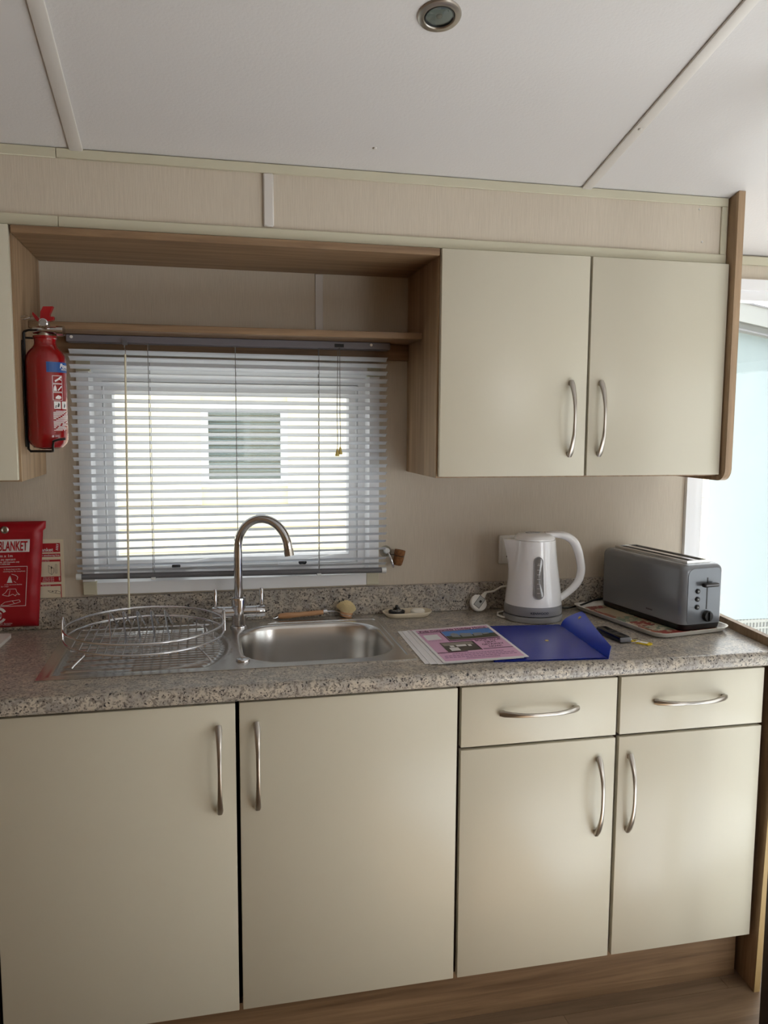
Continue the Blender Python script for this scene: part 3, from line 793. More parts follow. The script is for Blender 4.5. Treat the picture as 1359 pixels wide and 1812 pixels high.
for xx in (-0.205, 0.0235, 0.2525):
    tubes('ladder_cord', [[(xx, -0.0585, 1.678), (xx, -0.0590, br(xx))], [(xx+0.002, -0.031, 1.678), (xx+0.002, -0.031, br(xx))]], 0.0009, 'cord', bl, 5)
    box('ladder_clip', (xx-0.006, -0.056, br(xx)-0.011), (xx+0.006, -0.036, br(xx)-0.004), 'clear', bl, 0.001, 1)
wd = tube('tilt_wand', [(-0.262, -0.066, 1.648), (-0.2695, -0.0595, 1.055), (-0.2705, -0.0540, 0.975), (-0.271, -0.0535, 0.949)], [0.0026, 0.0028, 0.0029, 0.0034], 'wand', bl, 6)
tube('wand_hook', [(-0.262, -0.066, 1.676), (-0.2635, -0.068, 1.664), (-0.2605, -0.066, 1.655), (-0.262, -0.066, 1.640)], 0.0014, 'wire_chrome', wd, 6)
for xx, zz in ((0.303, 1.399), (0.3115, 1.404)):
    c = tube('pull_cord', [(0.305+(xx-0.303)*0.6, -0.064, 1.682), (xx-0.001, -0.066, 1.50), (xx+0.0008, -0.066, zz+0.030), (xx, -0.066, zz)], 0.0009, 'cord', bl, 5)
    lathe('cord_acorn', [(0.0022, 0), (0.0030, -0.004), (0.0062, -0.018), (0.0058, -0.020), (0, -0.020)], 'yellowed', c, (xx, -0.066, zz), 10)

# ---------------------------------------------------------------- suction hook and cork by the blind end
hk = thing('suction_hook', 'clear suction hook with chrome lever at the blind bottom right', 'hook', (0.463, -0.006, 1.092))
lathe('suction_cup', [(0.018, 0), (0.017, 0.002), (0.010, 0.006), (0.006, 0.010), (0, 0.010)], 'clear_plastic', hk, (0, 0, 0), 20, xf=T(0.459, -0.0005, 1.093) @ RX(PI/2))
lathe('hub', [(0.009, 0), (0.009, 0.008), (0.006, 0.011), (0, 0.0112)], 'clear', hk, (0, 0, 0), 16, xf=T(0.459, -0.010, 1.097) @ RX(PI/2))
tube('chrome_lever', [(0.463, -0.022, 1.092), (0.469, -0.026, 1.078), (0.474, -0.028, 1.060), (0.477, -0.026, 1.049)], [0.0028, 0.0032, 0.0040, 0.0030], 'chrome', hk, 10)
ck = thing('cork', 'brown bottle cork tied with wire hanging beside the blind', 'cork', (0.4895, -0.028, 1.052))
cx_ = T(0.4905, -0.020, 1.054) @ RY(math.radians(11))
lathe('stopper', [(0.0105, 0), (0.0130, 0.003), (0.0150, 0.014), (0.0155, 0.024), (0.0150, 0.031), (0.0160, 0.032), (0.0162, 0.044), (0.0156, 0.046), (0, 0.0465)], 'cork', ck, (0, 0, 0), 20, xf=cx_)
tube('neck_wire', [(0.0153*math.cos(2*PI*k/16), 0.0153*math.sin(2*PI*k/16), 0.0285) for k in range(16)], 0.0010, 'black_wire', ck, 5, True, xf=cx_)
tubes('cage_wire', [[(0.0150*math.cos(a), 0.0150*math.sin(a), 0.028), (0.0132*math.cos(a), 0.0132*math.sin(a), 0.006), (0.004*math.cos(a), 0.004*math.sin(a), -0.001)] for a in (-2.4, -1.2, 0.2, 1.6, 3.1)], 0.0009, 'black_wire', ck, 5, xf=cx_)
tube('hanging_wire', [(0.464, -0.021, 1.092), (0.470, -0.023, 1.0865), (0.481, -0.022, 1.086)], 0.0009, 'black_wire', ck, 5)

# ---------------------------------------------------------------- fire extinguisher and bracket
ex, ey = -0.4275, -0.248
fe = thing('fire_extinguisher', 'red fire extinguisher on the left niche side beside the blind', 'extinguisher', (ex, ey, 1.405))
er = 0.0452
lathe('cylinder', [(0.0, 1.404), (0.020, 1.405), (0.034, 1.409), (0.0425, 1.419), (er, 1.428), (er+0.0005, 1.441), (er, 1.443), (er, 1.612), (0.0435, 1.624), (0.0385, 1.634), (0.0300, 1.643), (0.0258, 1.649), (0.0244, 1.656), (0.0250, 1.664), (0.0268, 1.666), (0.0268, 1.671), (0.0, 1.672)], 'red_paint', fe, (ex, ey, 0), 48, smooth=30)
lathe('valve', [(0.0160, 1.672), (0.0160, 1.690), (0.0125, 1.692), (0.0125, 1.706), (0.0, 1.707)], 'nickel', fe, (ex, ey, 0), 24)
tube('nozzle', [(ex-0.024, ey-0.006, 1.684), (ex+0.032, ey-0.012, 1.684)], 0.0086, 'chrome', fe, 16)
tube('nozzle_cap', [(ex+0.030, ey-0.012, 1.683), (ex+0.045, ey-0.014, 1.683)], 0.0125, 'chrome', fe, 16)
lathe('pressure_gauge', [(0.0105, 0), (0.0105, 0.008), (0.008, 0.009), (0.008, 0.0075), (0, 0.0075)], 'chrome', fe, (0, 0, 0), 20, xf=T(ex+0.002, ey-0.020, 1.699) @ RX(PI/2))
prism('squeeze_lever', [(-0.008, 0), (0.010, 0.0), (0.022, 0.004), (0.023, 0.011), (0.014, 0.011), (0.014, 0.018), (0.020, 0.031), (0.022, 0.035), (0.0, 0.034), (-0.006, 0.022)], 0.018, 'red_lever', fe, xf=T(ex, ey+0.009, 1.705) @ RX(PI/2))
prism('carry_lever', [(0, 0), (0.006, 0.002), (-0.010, 0.020), (-0.016, 0.026), (-0.017, 0.020), (-0.010, 0.008)], 0.012, 'red_lever', fe, xf=T(ex-0.008, ey+0.006, 1.700) @ RX(PI/2))
tube('safety_pin', [(ex-0.044+0.014*math.cos(2*PI*k/14), ey-0.004+0.004*math.sin(2*PI*k/14), 1.712+0.005*math.sin(2*PI*k/14+0.5)) for k in range(14)], 0.0011, 'wire_chrome', fe, 6, True)
tube('pin_shaft', [(ex-0.030, ey, 1.712), (ex+0.008, ey, 1.713)], 0.0014, 'wire_chrome', fe, 6)
def on_ext(a0, z0):
    # print coordinates: u to the right along the skin, v up; a0 is the azimuth of u = 0
    def f(u, v):
        a = a0 + u/er
        return Vector((ex+(er+0.0004)*math.sin(a), ey-(er+0.0004)*math.cos(a), z0+v))
    return f
A0 = math.radians(8)     # just right of the side facing the room
g = on_ext(A0, 1.585)
def grid_poly(x0, y0, x1, y1, n):
    return [R4(x0+(x1-x0)*i/n, y0, x0+(x1-x0)*(i+1)/n, y1) for i in range(n)]
flat('blue_label', grid_poly(0.002, 0, 0.085, 0.024, 14), 'blue_print', fe, g)
g2 = lambda u, v: (lambda p: Vector((ex+(p.x-ex)*1.006, ey+(p.y-ey)*1.006, p.z)))(g(u, v))
text('label_text', 'Power', 0.0145, 'white_print', fe, None, bold=0.0006, shear=0.2, fn=lambda u, v: g2(u+0.0335, v+0.0105))
text('label_text', 'FIRE PROTECTION', 0.0050, 'white_print', fe, None, bold=0.0001, shear=0.2, fn=lambda u, v: g2(u+0.0375, v+0.0055))
gp = on_ext(A0, 1.52)
P = []
for bb in (0.0, 0.0195, 0.039):
    for s in (R4(0.014, bb, 0.014+0.0010, bb+0.0185), R4(0.0385, bb, 0.0395, bb+0.0185)): P.append(s)
    P += grid_poly(0.014, bb, 0.0395, bb+0.001, 5) + grid_poly(0.014, bb+0.0175, 0.0395, bb+0.0185, 5)
P += [[(0.020, 0.004), (0.030, 0.003), (0.036, 0.005), (0.034, 0.010), (0.027, 0.012), (0.021, 0.008)], [(0.016, 0.022), (0.024, 0.022), (0.023, 0.030), (0.020, 0.036), (0.017, 0.030)]]
P += line_poly([(0.027, 0.023), (0.034, 0.030), (0.037, 0.033)], 0.003) + line_poly([(0.020, 0.044), (0.030, 0.050), (0.037, 0.055)], 0.004) + line_poly([(0.030, 0.050), (0.037, 0.047)], 0.002)
flat('pictogram', P, 'white_print', fe, gp)
gq = on_ext(A0, 1.500)
flat('class_symbol', grid_poly(0.016, 0, 0.033, 0.0175, 4) + grid_poly(0.0365, 0, 0.054, 0.0175, 4), 'white_print', fe, gq)
flat('class_mark', [[(0.024+a, 0.004+b), (0.028+a, 0.004+b), (0.030+a, 0.010+b), (0.027+a, 0.015+b), (0.025+a, 0.009+b)] for a, b in ((0, 0), (0.018, -0.001))] + [R4(0.018, 0.003, 0.022, 0.005), R4(0.019, 0.006, 0.023, 0.008)], 'black', fe, lambda u, v: (lambda p: Vector((ex+(p.x-ex)*1.006, ey+(p.y-ey)*1.006, p.z)))(gq(u, v)))
gt = on_ext(A0, 1.447)
rows = []
for i in range(16):
    L = 0.045 if i < 10 else 0.030+0.012*((i*7) % 3)/2
    rows += grid_poly(0.014, 0.047-i*0.003, 0.014+L, 0.0486-i*0.003, 8)
flat('small_print', [q for i, q in enumerate(rows) if (i*5) % 7], 'white_print', fe, gt)
bk = thing('wire_bracket', 'black wire wall bracket holding the red fire extinguisher', 'bracket', (-0.474, -0.235, 1.397))
bx = -0.4745
tube('wire_frame', [(ex-0.010, ey-0.030, 1.6815), (ex-0.030, ey-0.020, 1.6825), (bx+0.003, ey+0.004, 1.6825), (bx-0.0005, ey+0.005, 1.678), (bx, ey+0.004, 1.42), (bx+0.001, ey+0.0, 1.405), (bx+0.006, ey-0.002, 1.3995), (ex+0.006, ey-0.010, 1.3995), (ex+0.013, ey-0.020, 1.4005), (ex+0.016, ey-0.040, 1.404), (ex+0.017, ey-0.049, 1.412), (ex+0.019, ey-0.051, 1.424), (ex+0.030, ey-0.050, 1.428), (ex+0.045, ey-0.046, 1.430)], 0.0030, 'black_wire', bk, 10)
box('back_plate', (-0.4777, ey-0.012, 1.41), (-0.4745, ey+0.020, 1.66), 'black_wire', bk, 0.0008, 1)
tube('rear_wire', [(bx, ey+0.016, 1.668), (ex, ey+0.0315, 1.668), (ex+0.024, ey+0.022, 1.668)], 0.0025, 'black_wire', bk, 8)

# ---------------------------------------------------------------- fire blanket and sign
fb = thing('fire_blanket_pouch', 'red vinyl fire blanket pouch hanging on the wall at the left edge', 'fire blanket', (-0.60, -0.03, 0.918))
PWD, PHT, PTH = 0.215, 0.286, 0.030
skew = math.radians(5.0)
PO = Vector((-0.6055, -0.0175, 1.0625))
def pouch(u, v, side=-1, extra=0.0):
    # u in 0..W, v in 0..H
    a, b = u/PWD, v/PHT
    ed = min(a, 1-a, b*1.25, (1-b)*1.3)
    th = PTH*(max(0, min(1, ed/0.10)))**0.55
    wob = 0.0014*math.sin(a*17+b*9)*math.sin(b*13)*(1 if a > 0.84 else 0.3)
    y = side*(0.002+th*0.5 + wob + extra)
    x = (u-PWD/2); z = (v-PHT/2)
    if v > PHT-0.02 and u > PWD-0.03: x += 0.006*((u-PWD+0.03)/0.03)
    return PO + Vector((x*math.cos(skew)+z*math.sin(skew)*0.9, y-0.003, z-0.0*x))
nu, nv = 40, 44
V, F = [], []
for s in (-1, 1):
    for j in range(nv+1):
        for i in range(nu+1): V.append(pouch(PWD*i/nu, PHT*j/nv, s if s < 0 else 0.55))
M1 = (nu+1)*(nv+1)
for j in range(nv):
    for i in range(nu):
        a = j*(nu+1)+i; F.append((a, a+1, a+nu+2, a+nu+1)); F.append((M1+a, M1+a+nu+1, M1+a+nu+2, M1+a+1))
edge = [i for i in range(nu+1)] + [j*(nu+1)+nu for j in range(1, nv+1)] + [nv*(nu+1)+i for i in range(nu-1, -1, -1)] + [j*(nu+1) for j in range(nv-1, 0, -1)]
for q, e_ in zip(edge, edge[1:]+edge[:1]): F.append((q, M1+q, M1+e_, e_))
raw('pouch', V, F, 'red_vinyl', fb, smooth=60)
pp = lambda u, v: pouch(u, v, -1, 0.0009)
pp2 = lambda u, v: pouch(u, v, -1, 0.0016)
eyel = thing  # (kept for readability below)
lathe('eyelet', [(0.010, 0), (0.010, 0.0012), (0.007, 0.003), (0.0045, 0.002), (0.004, 0.0005), (0, 0.0005)], 'nickel', fb, (0, 0, 0), 20, xf=Matrix.Translation(pouch(0.122, 0.266)+Vector((0, 0.0, 0))) @ RX(PI/2))
def fine(x0, y0, x1, y1, n=10, k=3):
    return [R4(x0+(x1-x0)*i/n, y0+(y1-y0)*j/k, x0+(x1-x0)*(i+1)/n, y0+(y1-y0)*(j+1)/k) for i in range(n) for j in range(k)]
flat('title_panel', fine(0.022, 0.206, 0.186, 0.240, 20, 4), 'white_print', fb, pp)
text('title_text', 'FIRE BLANKET', 0.0355, 'red_print', fb, None, 'RIGHT', 0.0008, 0.475, fn=lambda u, v: pp2(u+0.1805, v+0.2105))
for bod, sz_, ux, vy in (('SIZE: 1m x 1m', 0.0105, 0.1450, 0.193), ('Standard: EN 1869:2019', 0.0062, 0.1520, 0.184), ('Certificate No. 359 Domestic only', 0.0052, 0.1620, 0.178), ('Ref No. 17114704 003', 0.0050, 0.1390, 0.1725)):
    text('spec_text', bod, sz_, 'white_print', fb, None, 'RIGHT', 0.0001, 1.0, fn=lambda u, v, ux=ux, vy=vy: pp(u+ux, v+vy))
W_ = 0.0013
fr = fine(0.018, 0.1665, 0.183, 0.1665+W_, 16, 1) + fine(0.018, 0.060, 0.183, 0.060+W_, 16, 1) + fine(0.183-W_, 0.060, 0.183, 0.1665, 1, 12) + fine(0.018, 0.060, 0.018+W_, 0.1665, 1, 12)
flat('border', fr, 'white_print', fb, pp)
for bod, sz_, ux, vy in (('2. Direct heat to fire,', 0.0054, 0.1660, 0.1585), ('covering the fire completely', 0.0054, 0.1780, 0.153), ('4. Do not move blanket', 0.0050, 0.1710, 0.1175), ('for 1 hour', 0.0050, 0.1380, 0.1125), ('to open', 0.005, 0.1130, 0.0795), ('to use', 0.005, 0.1100, 0.0695)):
    text('step_text', bod, sz_, 'white_print', fb, None, 'RIGHT', 0.0, 0.9, fn=lambda u, v, ux=ux, vy=vy: pp(u+ux, v+vy))
ic = []
ic += [[(0.125, 0.124), (0.139, 0.124), (0.137, 0.130), (0.127, 0.130)], [(0.127, 0.130), (0.137, 0.130), (0.135, 0.137), (0.132, 0.143), (0.129, 0.137)]]
ic += line_poly([(0.136, 0.147), (0.146, 0.144), (0.152, 0.139), (0.150, 0.131)], 0.0012) + line_poly([(0.142, 0.128), (0.148, 0.124)], 0.0010)
for dx in (0.0,):
    ic += line_poly([(0.115, 0.092), (0.123, 0.098), (0.128, 0.107), (0.148, 0.107), (0.151, 0.098), (0.159, 0.091), (0.150, 0.093), (0.148, 0.088), (0.141, 0.093), (0.131, 0.088), (0.124, 0.089), (0.115, 0.092)], 0.0010) + line_poly([(0.131, 0.088), (0.134, 0.104)], 0.0009)
    ic += line_poly([(0.112, 0.064), (0.122, 0.072), (0.140, 0.075), (0.158, 0.077), (0.161, 0.072), (0.150, 0.068), (0.128, 0.063), (0.112, 0.064)], 0.0010) + line_poly([(0.140, 0.075), (0.146, 0.068)], 0.0010)
flat('instruction_drawing', ic, 'white_print', fb, lambda u, v: pp(u+0.008, v))
lc = (0.114, 0.036)
ringp = []
oa, ia = arc(lc[0], lc[1], 0.0225, 28, 332, 30), arc(lc[0], lc[1], 0.0155, 28, 332, 30)
for i in range(30): ringp.append([oa[i], oa[i+1], ia[i+1], ia[i]])
ringp.append(arc(lc[0], lc[1], 0.0110, 0, 350, 20))
flat('maker_logo', ringp, 'white_print', fb, pp)
text('logo_text', 'FSUK', 0.0125, 'red_print', fb, None, 'CENTER', 0.0004, 1.0, fn=lambda u, v: pp2(u+lc[0]+0.002, v+lc[1]-0.0045))
for bod, sz_, ux, vy in (('Safety Systems', 0.0056, 0.1500, 0.0095+0.002), ('17114704003', 0.0046, 0.1460, 0.0068)):
    text('maker_text', bod, sz_, 'white_print', fb, None, 'RIGHT', 0.0, 1.2, 0.2, fn=lambda u, v, ux=ux, vy=vy: pp(u+ux, v+vy))

sg = thing('fire_blanket_sign', 'white and red fire blanket instruction sign on the wall behind the pouch', 'sign', (-0.50, -0.003, 0.993))
sx0, sx1, sz0, sz1 = -0.573, -0.4425, 0.9915, 1.1535
box('plate', (sx0, -0.0028, sz0), (sx1, -0.0004, sz1), 'dish_cream', sg, 0.0006, 1)
ps = lambda u, v: Vector((sx1-u, -0.0031, sz1-v))
ps2 = lambda u, v: Vector((sx1-u, -0.0034, sz1-v))
flat('red_panel', [R4(0.0085, 0.0115, 0.120, 0.036), R4(0.0085, 0.040, 0.120, 0.0485), R4(0.0085, 0.0565, 0.120, 0.062), R4(0.0085, 0.062, 0.0105, 0.103), R4(0.0085, 0.103, 0.120, 0.1185), R4(0.0085, 0.125, 0.120, 0.1295), R4(0.0085, 0.1295, 0.0105, 0.162)], 'red_print', sg, ps)
Mw = lambda u, v: T(sx1-u, -0.0034, sz1-v) @ RX(PI/2)
text('sign_text', 'Fire', 0.0135, 'white_print', sg, Mw(0.085, 0.021), 'LEFT', 0.0003)
text('sign_text', 'blanket', 0.0135, 'white_print', sg, Mw(0.0265, 0.0335), 'RIGHT', 0.0003)
text('sign_text', 'For smothering fires', 0.0062, 'white_print', sg, Mw(0.0105, 0.0462), 'RIGHT', 0.0001)
text('sign_text', 'Do use for:', 0.0046, 'white_print', sg, Mw(0.036, 0.0608), 'RIGHT')
text('sign_text', 'Do not use:', 0.0046, 'white_print', sg, Mw(0.036, 0.1287), 'RIGHT')
for i, s in enumerate(('Chip pan fires', 'Frying fat fires', 'Plastic bin fires')):
    text('sign_text', s, 0.0050, 'white_print', sg, Mw(0.0265, 0.1078+0.0045*i), 'RIGHT')
fl_ = []
for i in range(4): fl_ += line_poly([(0.012+0.0006*i, 0.017+0.0045*i), (0.018+0.0005*i, 0.0145+0.0045*i)], 0.0022)
for i in range(3): fl_ += line_poly([(0.011, 0.107+0.0035*i), (0.0145, 0.1055+0.0035*i)], 0.0018)
flat('flame_mark', fl_, 'white_print', sg, ps2)
dr = line_poly([(0.040, 0.072), (0.040, 0.092), (0.032, 0.098), (0.026, 0.090), (0.026, 0.080), (0.033, 0.078), (0.040, 0.072)], 0.0007) + line_poly([(0.033, 0.098), (0.033, 0.080)], 0.0008) + line_poly([(0.0185, 0.070), (0.0185, 0.094), (0.0225, 0.094), (0.0225, 0.070), (0.0185, 0.070)], 0.0006)
dr += [[(0.034, 0.082), (0.030, 0.080), (0.033, 0.073)]]
dr += line_poly([(0.044, 0.142), (0.038, 0.147), (0.025, 0.149), (0.012, 0.152), (0.012, 0.146), (0.022, 0.142), (0.030, 0.144), (0.044, 0.142)], 0.0008) + line_poly([(0.022, 0.142), (0.024, 0.149)], 0.0012) + [[(0.034, 0.146), (0.031, 0.141), (0.030, 0.145)]]
flat('sign_drawing', dr, 'black', sg, ps2)

# white board whose corner reaches in at the left
wbd = thing('white_board', 'white plastic board corner on the worktop at the left edge', 'board', (-0.70, -0.17, CT))
prism('slab', rrect(-0.13, -0.085, 0.135, 0.085, 0.012), 0.009, 'plastic_white', wbd, xf=T(-0.703, -0.160, CT+0.0005) @ RZ(math.radians(-3)), smooth=30)

# ---------------------------------------------------------------- dish brush
db = thing('dish_brush', 'wooden handled dish brush lying behind the sink', 'brush', (0.25, -0.038, CT))
by_ = -0.0385; bzz = CT+0.0105
tube('handle', [(0.136, by_, bzz+0.001), (0.141, by_, bzz+0.002), (0.160, by_, bzz+0.003), (0.20, by_, bzz+0.0045), (0.245, by_, bzz+0.007), (0.268, by_, bzz+0.0085)], [0.004, 0.0078, 0.0088, 0.0072, 0.0074, 0.0066], 'beech', db, 14)
tube('hanging_loop', [(0.136, by_, bzz), (0.128, by_-0.002, bzz-0.003), (0.121, by_-0.003, bzz-0.002)], 0.0012, 'wire_chrome', db, 6)
tube('ferrule', [(0.266, by_, bzz+0.0085), (0.277, by_, bzz+0.009)], 0.0072, 'chrome', db, 14)
tubes('neck_wire', [[(0.275, by_-0.003, bzz+0.010), (0.305, by_-0.003, bzz+0.010), (0.318, by_-0.006, bzz+0.004)], [(0.275, by_+0.003, bzz+0.010), (0.305, by_+0.003, bzz+0.010), (0.318, by_+0.006, bzz+0.004)]], 0.0013, 'wire_chrome', db, 6)
hx_ = T(0.333, by_, CT+0.009) @ RY(math.radians(10))
lathe('head', [(0.0, -0.006), (0.017, -0.006), (0.0195, -0.002), (0.0195, 0.004), (0.0185, 0.008), (0, 0.008)], 'beech', db, (0, 0, 0), 24, xf=hx_)
tube('head_wire', [(0.0200*math.cos(2*PI*k/20), 0.0200*math.sin(2*PI*k/20), 0.001) for k in range(20)], 0.0013, 'wire_chrome', db, 6, True, xf=hx_)
V, F = [], []
for i in range(260):
    r_ = math.sqrt((i+0.5)/260); a = i*2.39996
    bx_, by2 = 0.0165*r_*math.cos(a), 0.0165*r_*math.sin(a)
    L = 0.033*math.sqrt(1-0.86*r_*r_)*(0.93+0.14*random.random())
    tx_, ty_ = bx_*(1.55+0.25*r_)-0.003, by2*1.3
    w = 0.0011; k = len(V)
    for (qx, qy) in ((-w, -w), (w, -w), (w, w), (-w, w)): V.append((bx_+qx, by2+qy, 0.007))
    for (qx, qy) in ((-w, -w), (w, -w), (w, w), (-w, w)): V.append((tx_+qx*1.2, ty_+qy*1.2, 0.007+L))
    F += [tuple(j+k for j in f) for f in BF]
o = raw('bristles', V, F, 'bristle', db, xf=hx_); o['kind'] = 'stuff'

# ---------------------------------------------------------------- soap dish, sink plug, soap
sd = thing('soap_dish', 'cream oval soap dish on the worktop against the upstand', 'dish', (0.516, -0.056, CT))
sdc = (0.5135, -0.0565)
rings = []
for s, z in ((0.80, 0.0), (0.86, 0.001), (0.97, 0.010), (1.0, 0.0145), (0.985, 0.0155), (0.955, 0.0140), (0.90, 0.006), (0.80, 0.004)):
    rings.append([(sdc[0]+(x)*s, sdc[1]+y*(s*1.04-0.04), CT+0.0004+z) for x, y in rrect(-0.074, -0.036, 0.074, 0.036, 0.0355, 8)])
V, F = loft(rings, True)
raw('dish', V, F, 'dish_cream', sd, smooth=50)
pg = thing('sink_plug', 'black rubber sink plug with chrome ring in the soap dish', 'plug', (0.482, -0.056, CT+0.005))
pc = (0.481, -0.0565, CT+0.0052)
lathe('rubber', [(0.019, 0), (0.0225, 0.001), (0.0245, 0.011), (0.0235, 0.0125), (0, 0.0125)], 'rubber', pg, pc, 24)
lathe('chrome_cap', [(0.0155, 0.0125), (0.0155, 0.0145), (0.0130, 0.0160), (0.0125, 0.0145)], 'chrome', pg, pc, 24)
lathe('knob', [(0.012, 0.0125), (0.0105, 0.019), (0.005, 0.022), (0.0045, 0.027), (0.0030, 0.029), (0, 0.029)], 'black_gloss', pg, pc, 20)
so = lathe('soap_bar', [(0.0, 0), (0.0165, 0.0005), (0.0205, 0.005), (0.0205, 0.010), (0.0165, 0.0145), (0.008, 0.0162), (0, 0.0165)], 'soap', None, (0.545, -0.0570, CT+0.0052), 28, sx=1.05, sy=0.85)
tag(so, 'small white oval soap in the cream soap dish', 'soap')

# ---------------------------------------------------------------- socket, plug and cable
sk2 = thing('wall_socket', 'white double wall socket behind the kettle', 'socket', (0.885, -0.005, 1.046))
box('plate', (0.8135, -0.010, 1.0455), (0.9595, -0.0005, 1.1335), 'plastic_white', sk2, 0.003, 2)
box('face', (0.8215, -0.0125, 1.0525), (0.9515, -0.009, 1.1265), 'plastic_white', sk2, 0.002, 2)
for xx in (0.852, 0.921):
    box('switch', (xx-0.007, -0.0150, 1.104), (xx+0.007, -0.012, 1.120), 'plastic_white', sk2, 0.001, 1)
    boxes('pin_hole', [((xx-0.003, -0.0132, 1.086), (xx+0.003, -0.0122, 1.095)), ((xx-0.0155, -0.0132, 1.066), (xx-0.008, -0.0122, 1.071)), ((xx+0.008, -0.0132, 1.066), (xx+0.0155, -0.0132+0.001, 1.071))], 'black', sk2)

kp = thing('mains_plug', 'white three pin plug leaning on the upstand left of the kettle', 'plug', (0.738, -0.045, CT))
pm = T(0.738, -0.044, CT+0.0275) @ RX(math.radians(68)) @ RZ(math.radians(-42))
out = [(0.026*math.sin(math.radians(a)), -0.026*math.cos(math.radians(a))) for a in range(-118, 119, 12)]
out = out + [(0.0125, 0.021), (-0.0125, 0.021)]
prism('body', out, 0.012, 'plastic_white', kp, xf=pm @ T(0, 0, -0.008), smooth=30)
prism('cover', [(x*0.9, y*0.9-0.001) for x, y in out], 0.005, 'plastic_white', kp, xf=pm @ T(0, 0, 0.003), smooth=30)
prism('label_rim', R4(-0.0105, -0.0165, 0.0105, 0.0195), 0.0006, 'black', kp, xf=pm @ T(0, 0, 0.0078))
prism('label', R4(-0.0092, -0.0152, 0.0092, 0.0182), 0.0006, 'lattice', kp, xf=pm @ T(0, 0, 0.0081))
prism('label_mark', R4(-0.002, 0.000, 0.005, 0.008), 0.0003, 'black', kp, xf=pm @ T(0, 0, 0.0086))
pz = [pm @ Vector(v) for v in ((0, 0.018, 0.0), (0, 0.026, 0.0), (0, 0.036, -0.001), (0, 0.041, -0.001))]
tube('strain_relief', [tuple(v) for v in pz], [0.0085, 0.0075, 0.0055, 0.0045], 'plastic_white', kp, 12)
tube('flex', [tuple(pz[-1]), (0.790, -0.0325, 0.966), (0.815, -0.030, 0.978), (0.845, -0.029, 0.981), (0.90, -0.029, 0.968), (0.945, -0.034, 0.940), (0.955, -0.043, CT+0.0045), (0.90, -0.049, CT+0.004), (0.83, -0.055, CT+0.004), (0.785, -0.085, CT+0.004), (0.773, -0.115, CT+0.004), (0.780, -0.140, CT+0.004), (0.797, -0.155, CT+0.004)], 0.0034, 'plastic_white', kp, 10)
for s_, (qx, qy) in enumerate(((0, -0.013), (-0.011, 0.006), (0.011, 0.006))):
    prism('pin', R4(qx-0.003, qy-0.002, qx+0.003, qy+0.002), 0.010, 'nickel', kp, xf=pm @ T(0, 0, -0.018))

# ---------------------------------------------------------------- kettle
kx, ky = 0.869, -0.148
kt = thing('kettle', 'white plastic jug kettle with grey band on the worktop', 'kettle', (kx, ky, CT), math.radians(-12))
def kr(z):   # body radius against height above the worktop
    P = [(0.020, 0.0835), (0.060, 0.0815), (0.11, 0.0752), (0.16, 0.0682), (0.20, 0.0632), (0.234, 0.0605)]
    for (a, b), (c, d) in zip(P[:-1], P[1:]):
        if z <= c: return b+(d-b)*(z-a)/(c-a)
    return P[-1][1]
lathe('power_base', [(0.0, 0.0005), (0.078, 0.0005), (0.0850, 0.002), (0.0860, 0.006), (0.0845, 0.0165), (0.078, 0.0180), (0, 0.018)], 'kettle_grey', kt, (0, 0, 0), 56, world=False)
lathe('base_gap', [(0.079, 0.017), (0.079, 0.0205), (0, 0.0205)], 'black', kt, (0, 0, 0), 40, world=False)
lathe('grey_band', [(0.076, 0.0200), (0.0828, 0.0205), (0.0838, 0.023), (kr(0.047)+0.0006, 0.0470), (kr(0.047)-0.004, 0.0475), (0, 0.0475)], 'kettle_grey', kt, (0, 0, 0), 56, world=False)
# body with a spout swelling towards -x
rings = []; n = 64
for z in [0.0472, 0.07, 0.095, 0.12, 0.145, 0.165, 0.18, 0.195, 0.21, 0.222, 0.2325]:
    ringp = []
    for k in range(n):
        a = 2*PI*k/n; r = kr(z); da = abs((a-PI+PI) % (2*PI) - PI)
        s = max(0.0, (z-0.125)/(0.2325-0.125))
        wdt = 0.42
        bump_ = 0.030*s**1.25*max(0.0, 1-(da/wdt))**1.15
        ringp.append(((r+bump_)*math.cos(a), (r+bump_)*math.sin(a), z))
    rings.append(ringp)
rings.append([(p[0]*0.93, p[1]*0.93, 0.2335) for p in rings[-1]])
rings.append([(p[0]*0.5, p[1]*0.5, 0.2335) for p in rings[-2]])
V, F = loft(rings, True)
raw('body', V, F, 'kettle_white', kt, world=False, smooth=40)
ld = lathe('lid', [(0.0585, 0.2335), (0.0590, 0.237), (0.0555, 0.2435), (0.046, 0.2490), (0.028, 0.2520), (0, 0.2528)], 'kettle_white', kt, (0, 0, 0), 48, world=False)
prism('lid_button', rrect(-0.028, -0.014, 0.014, 0.014, 0.012), 0.004, 'kettle_grey', ld, world=False, xf=T(0.0, -0.004, 0.2500), smooth=30)
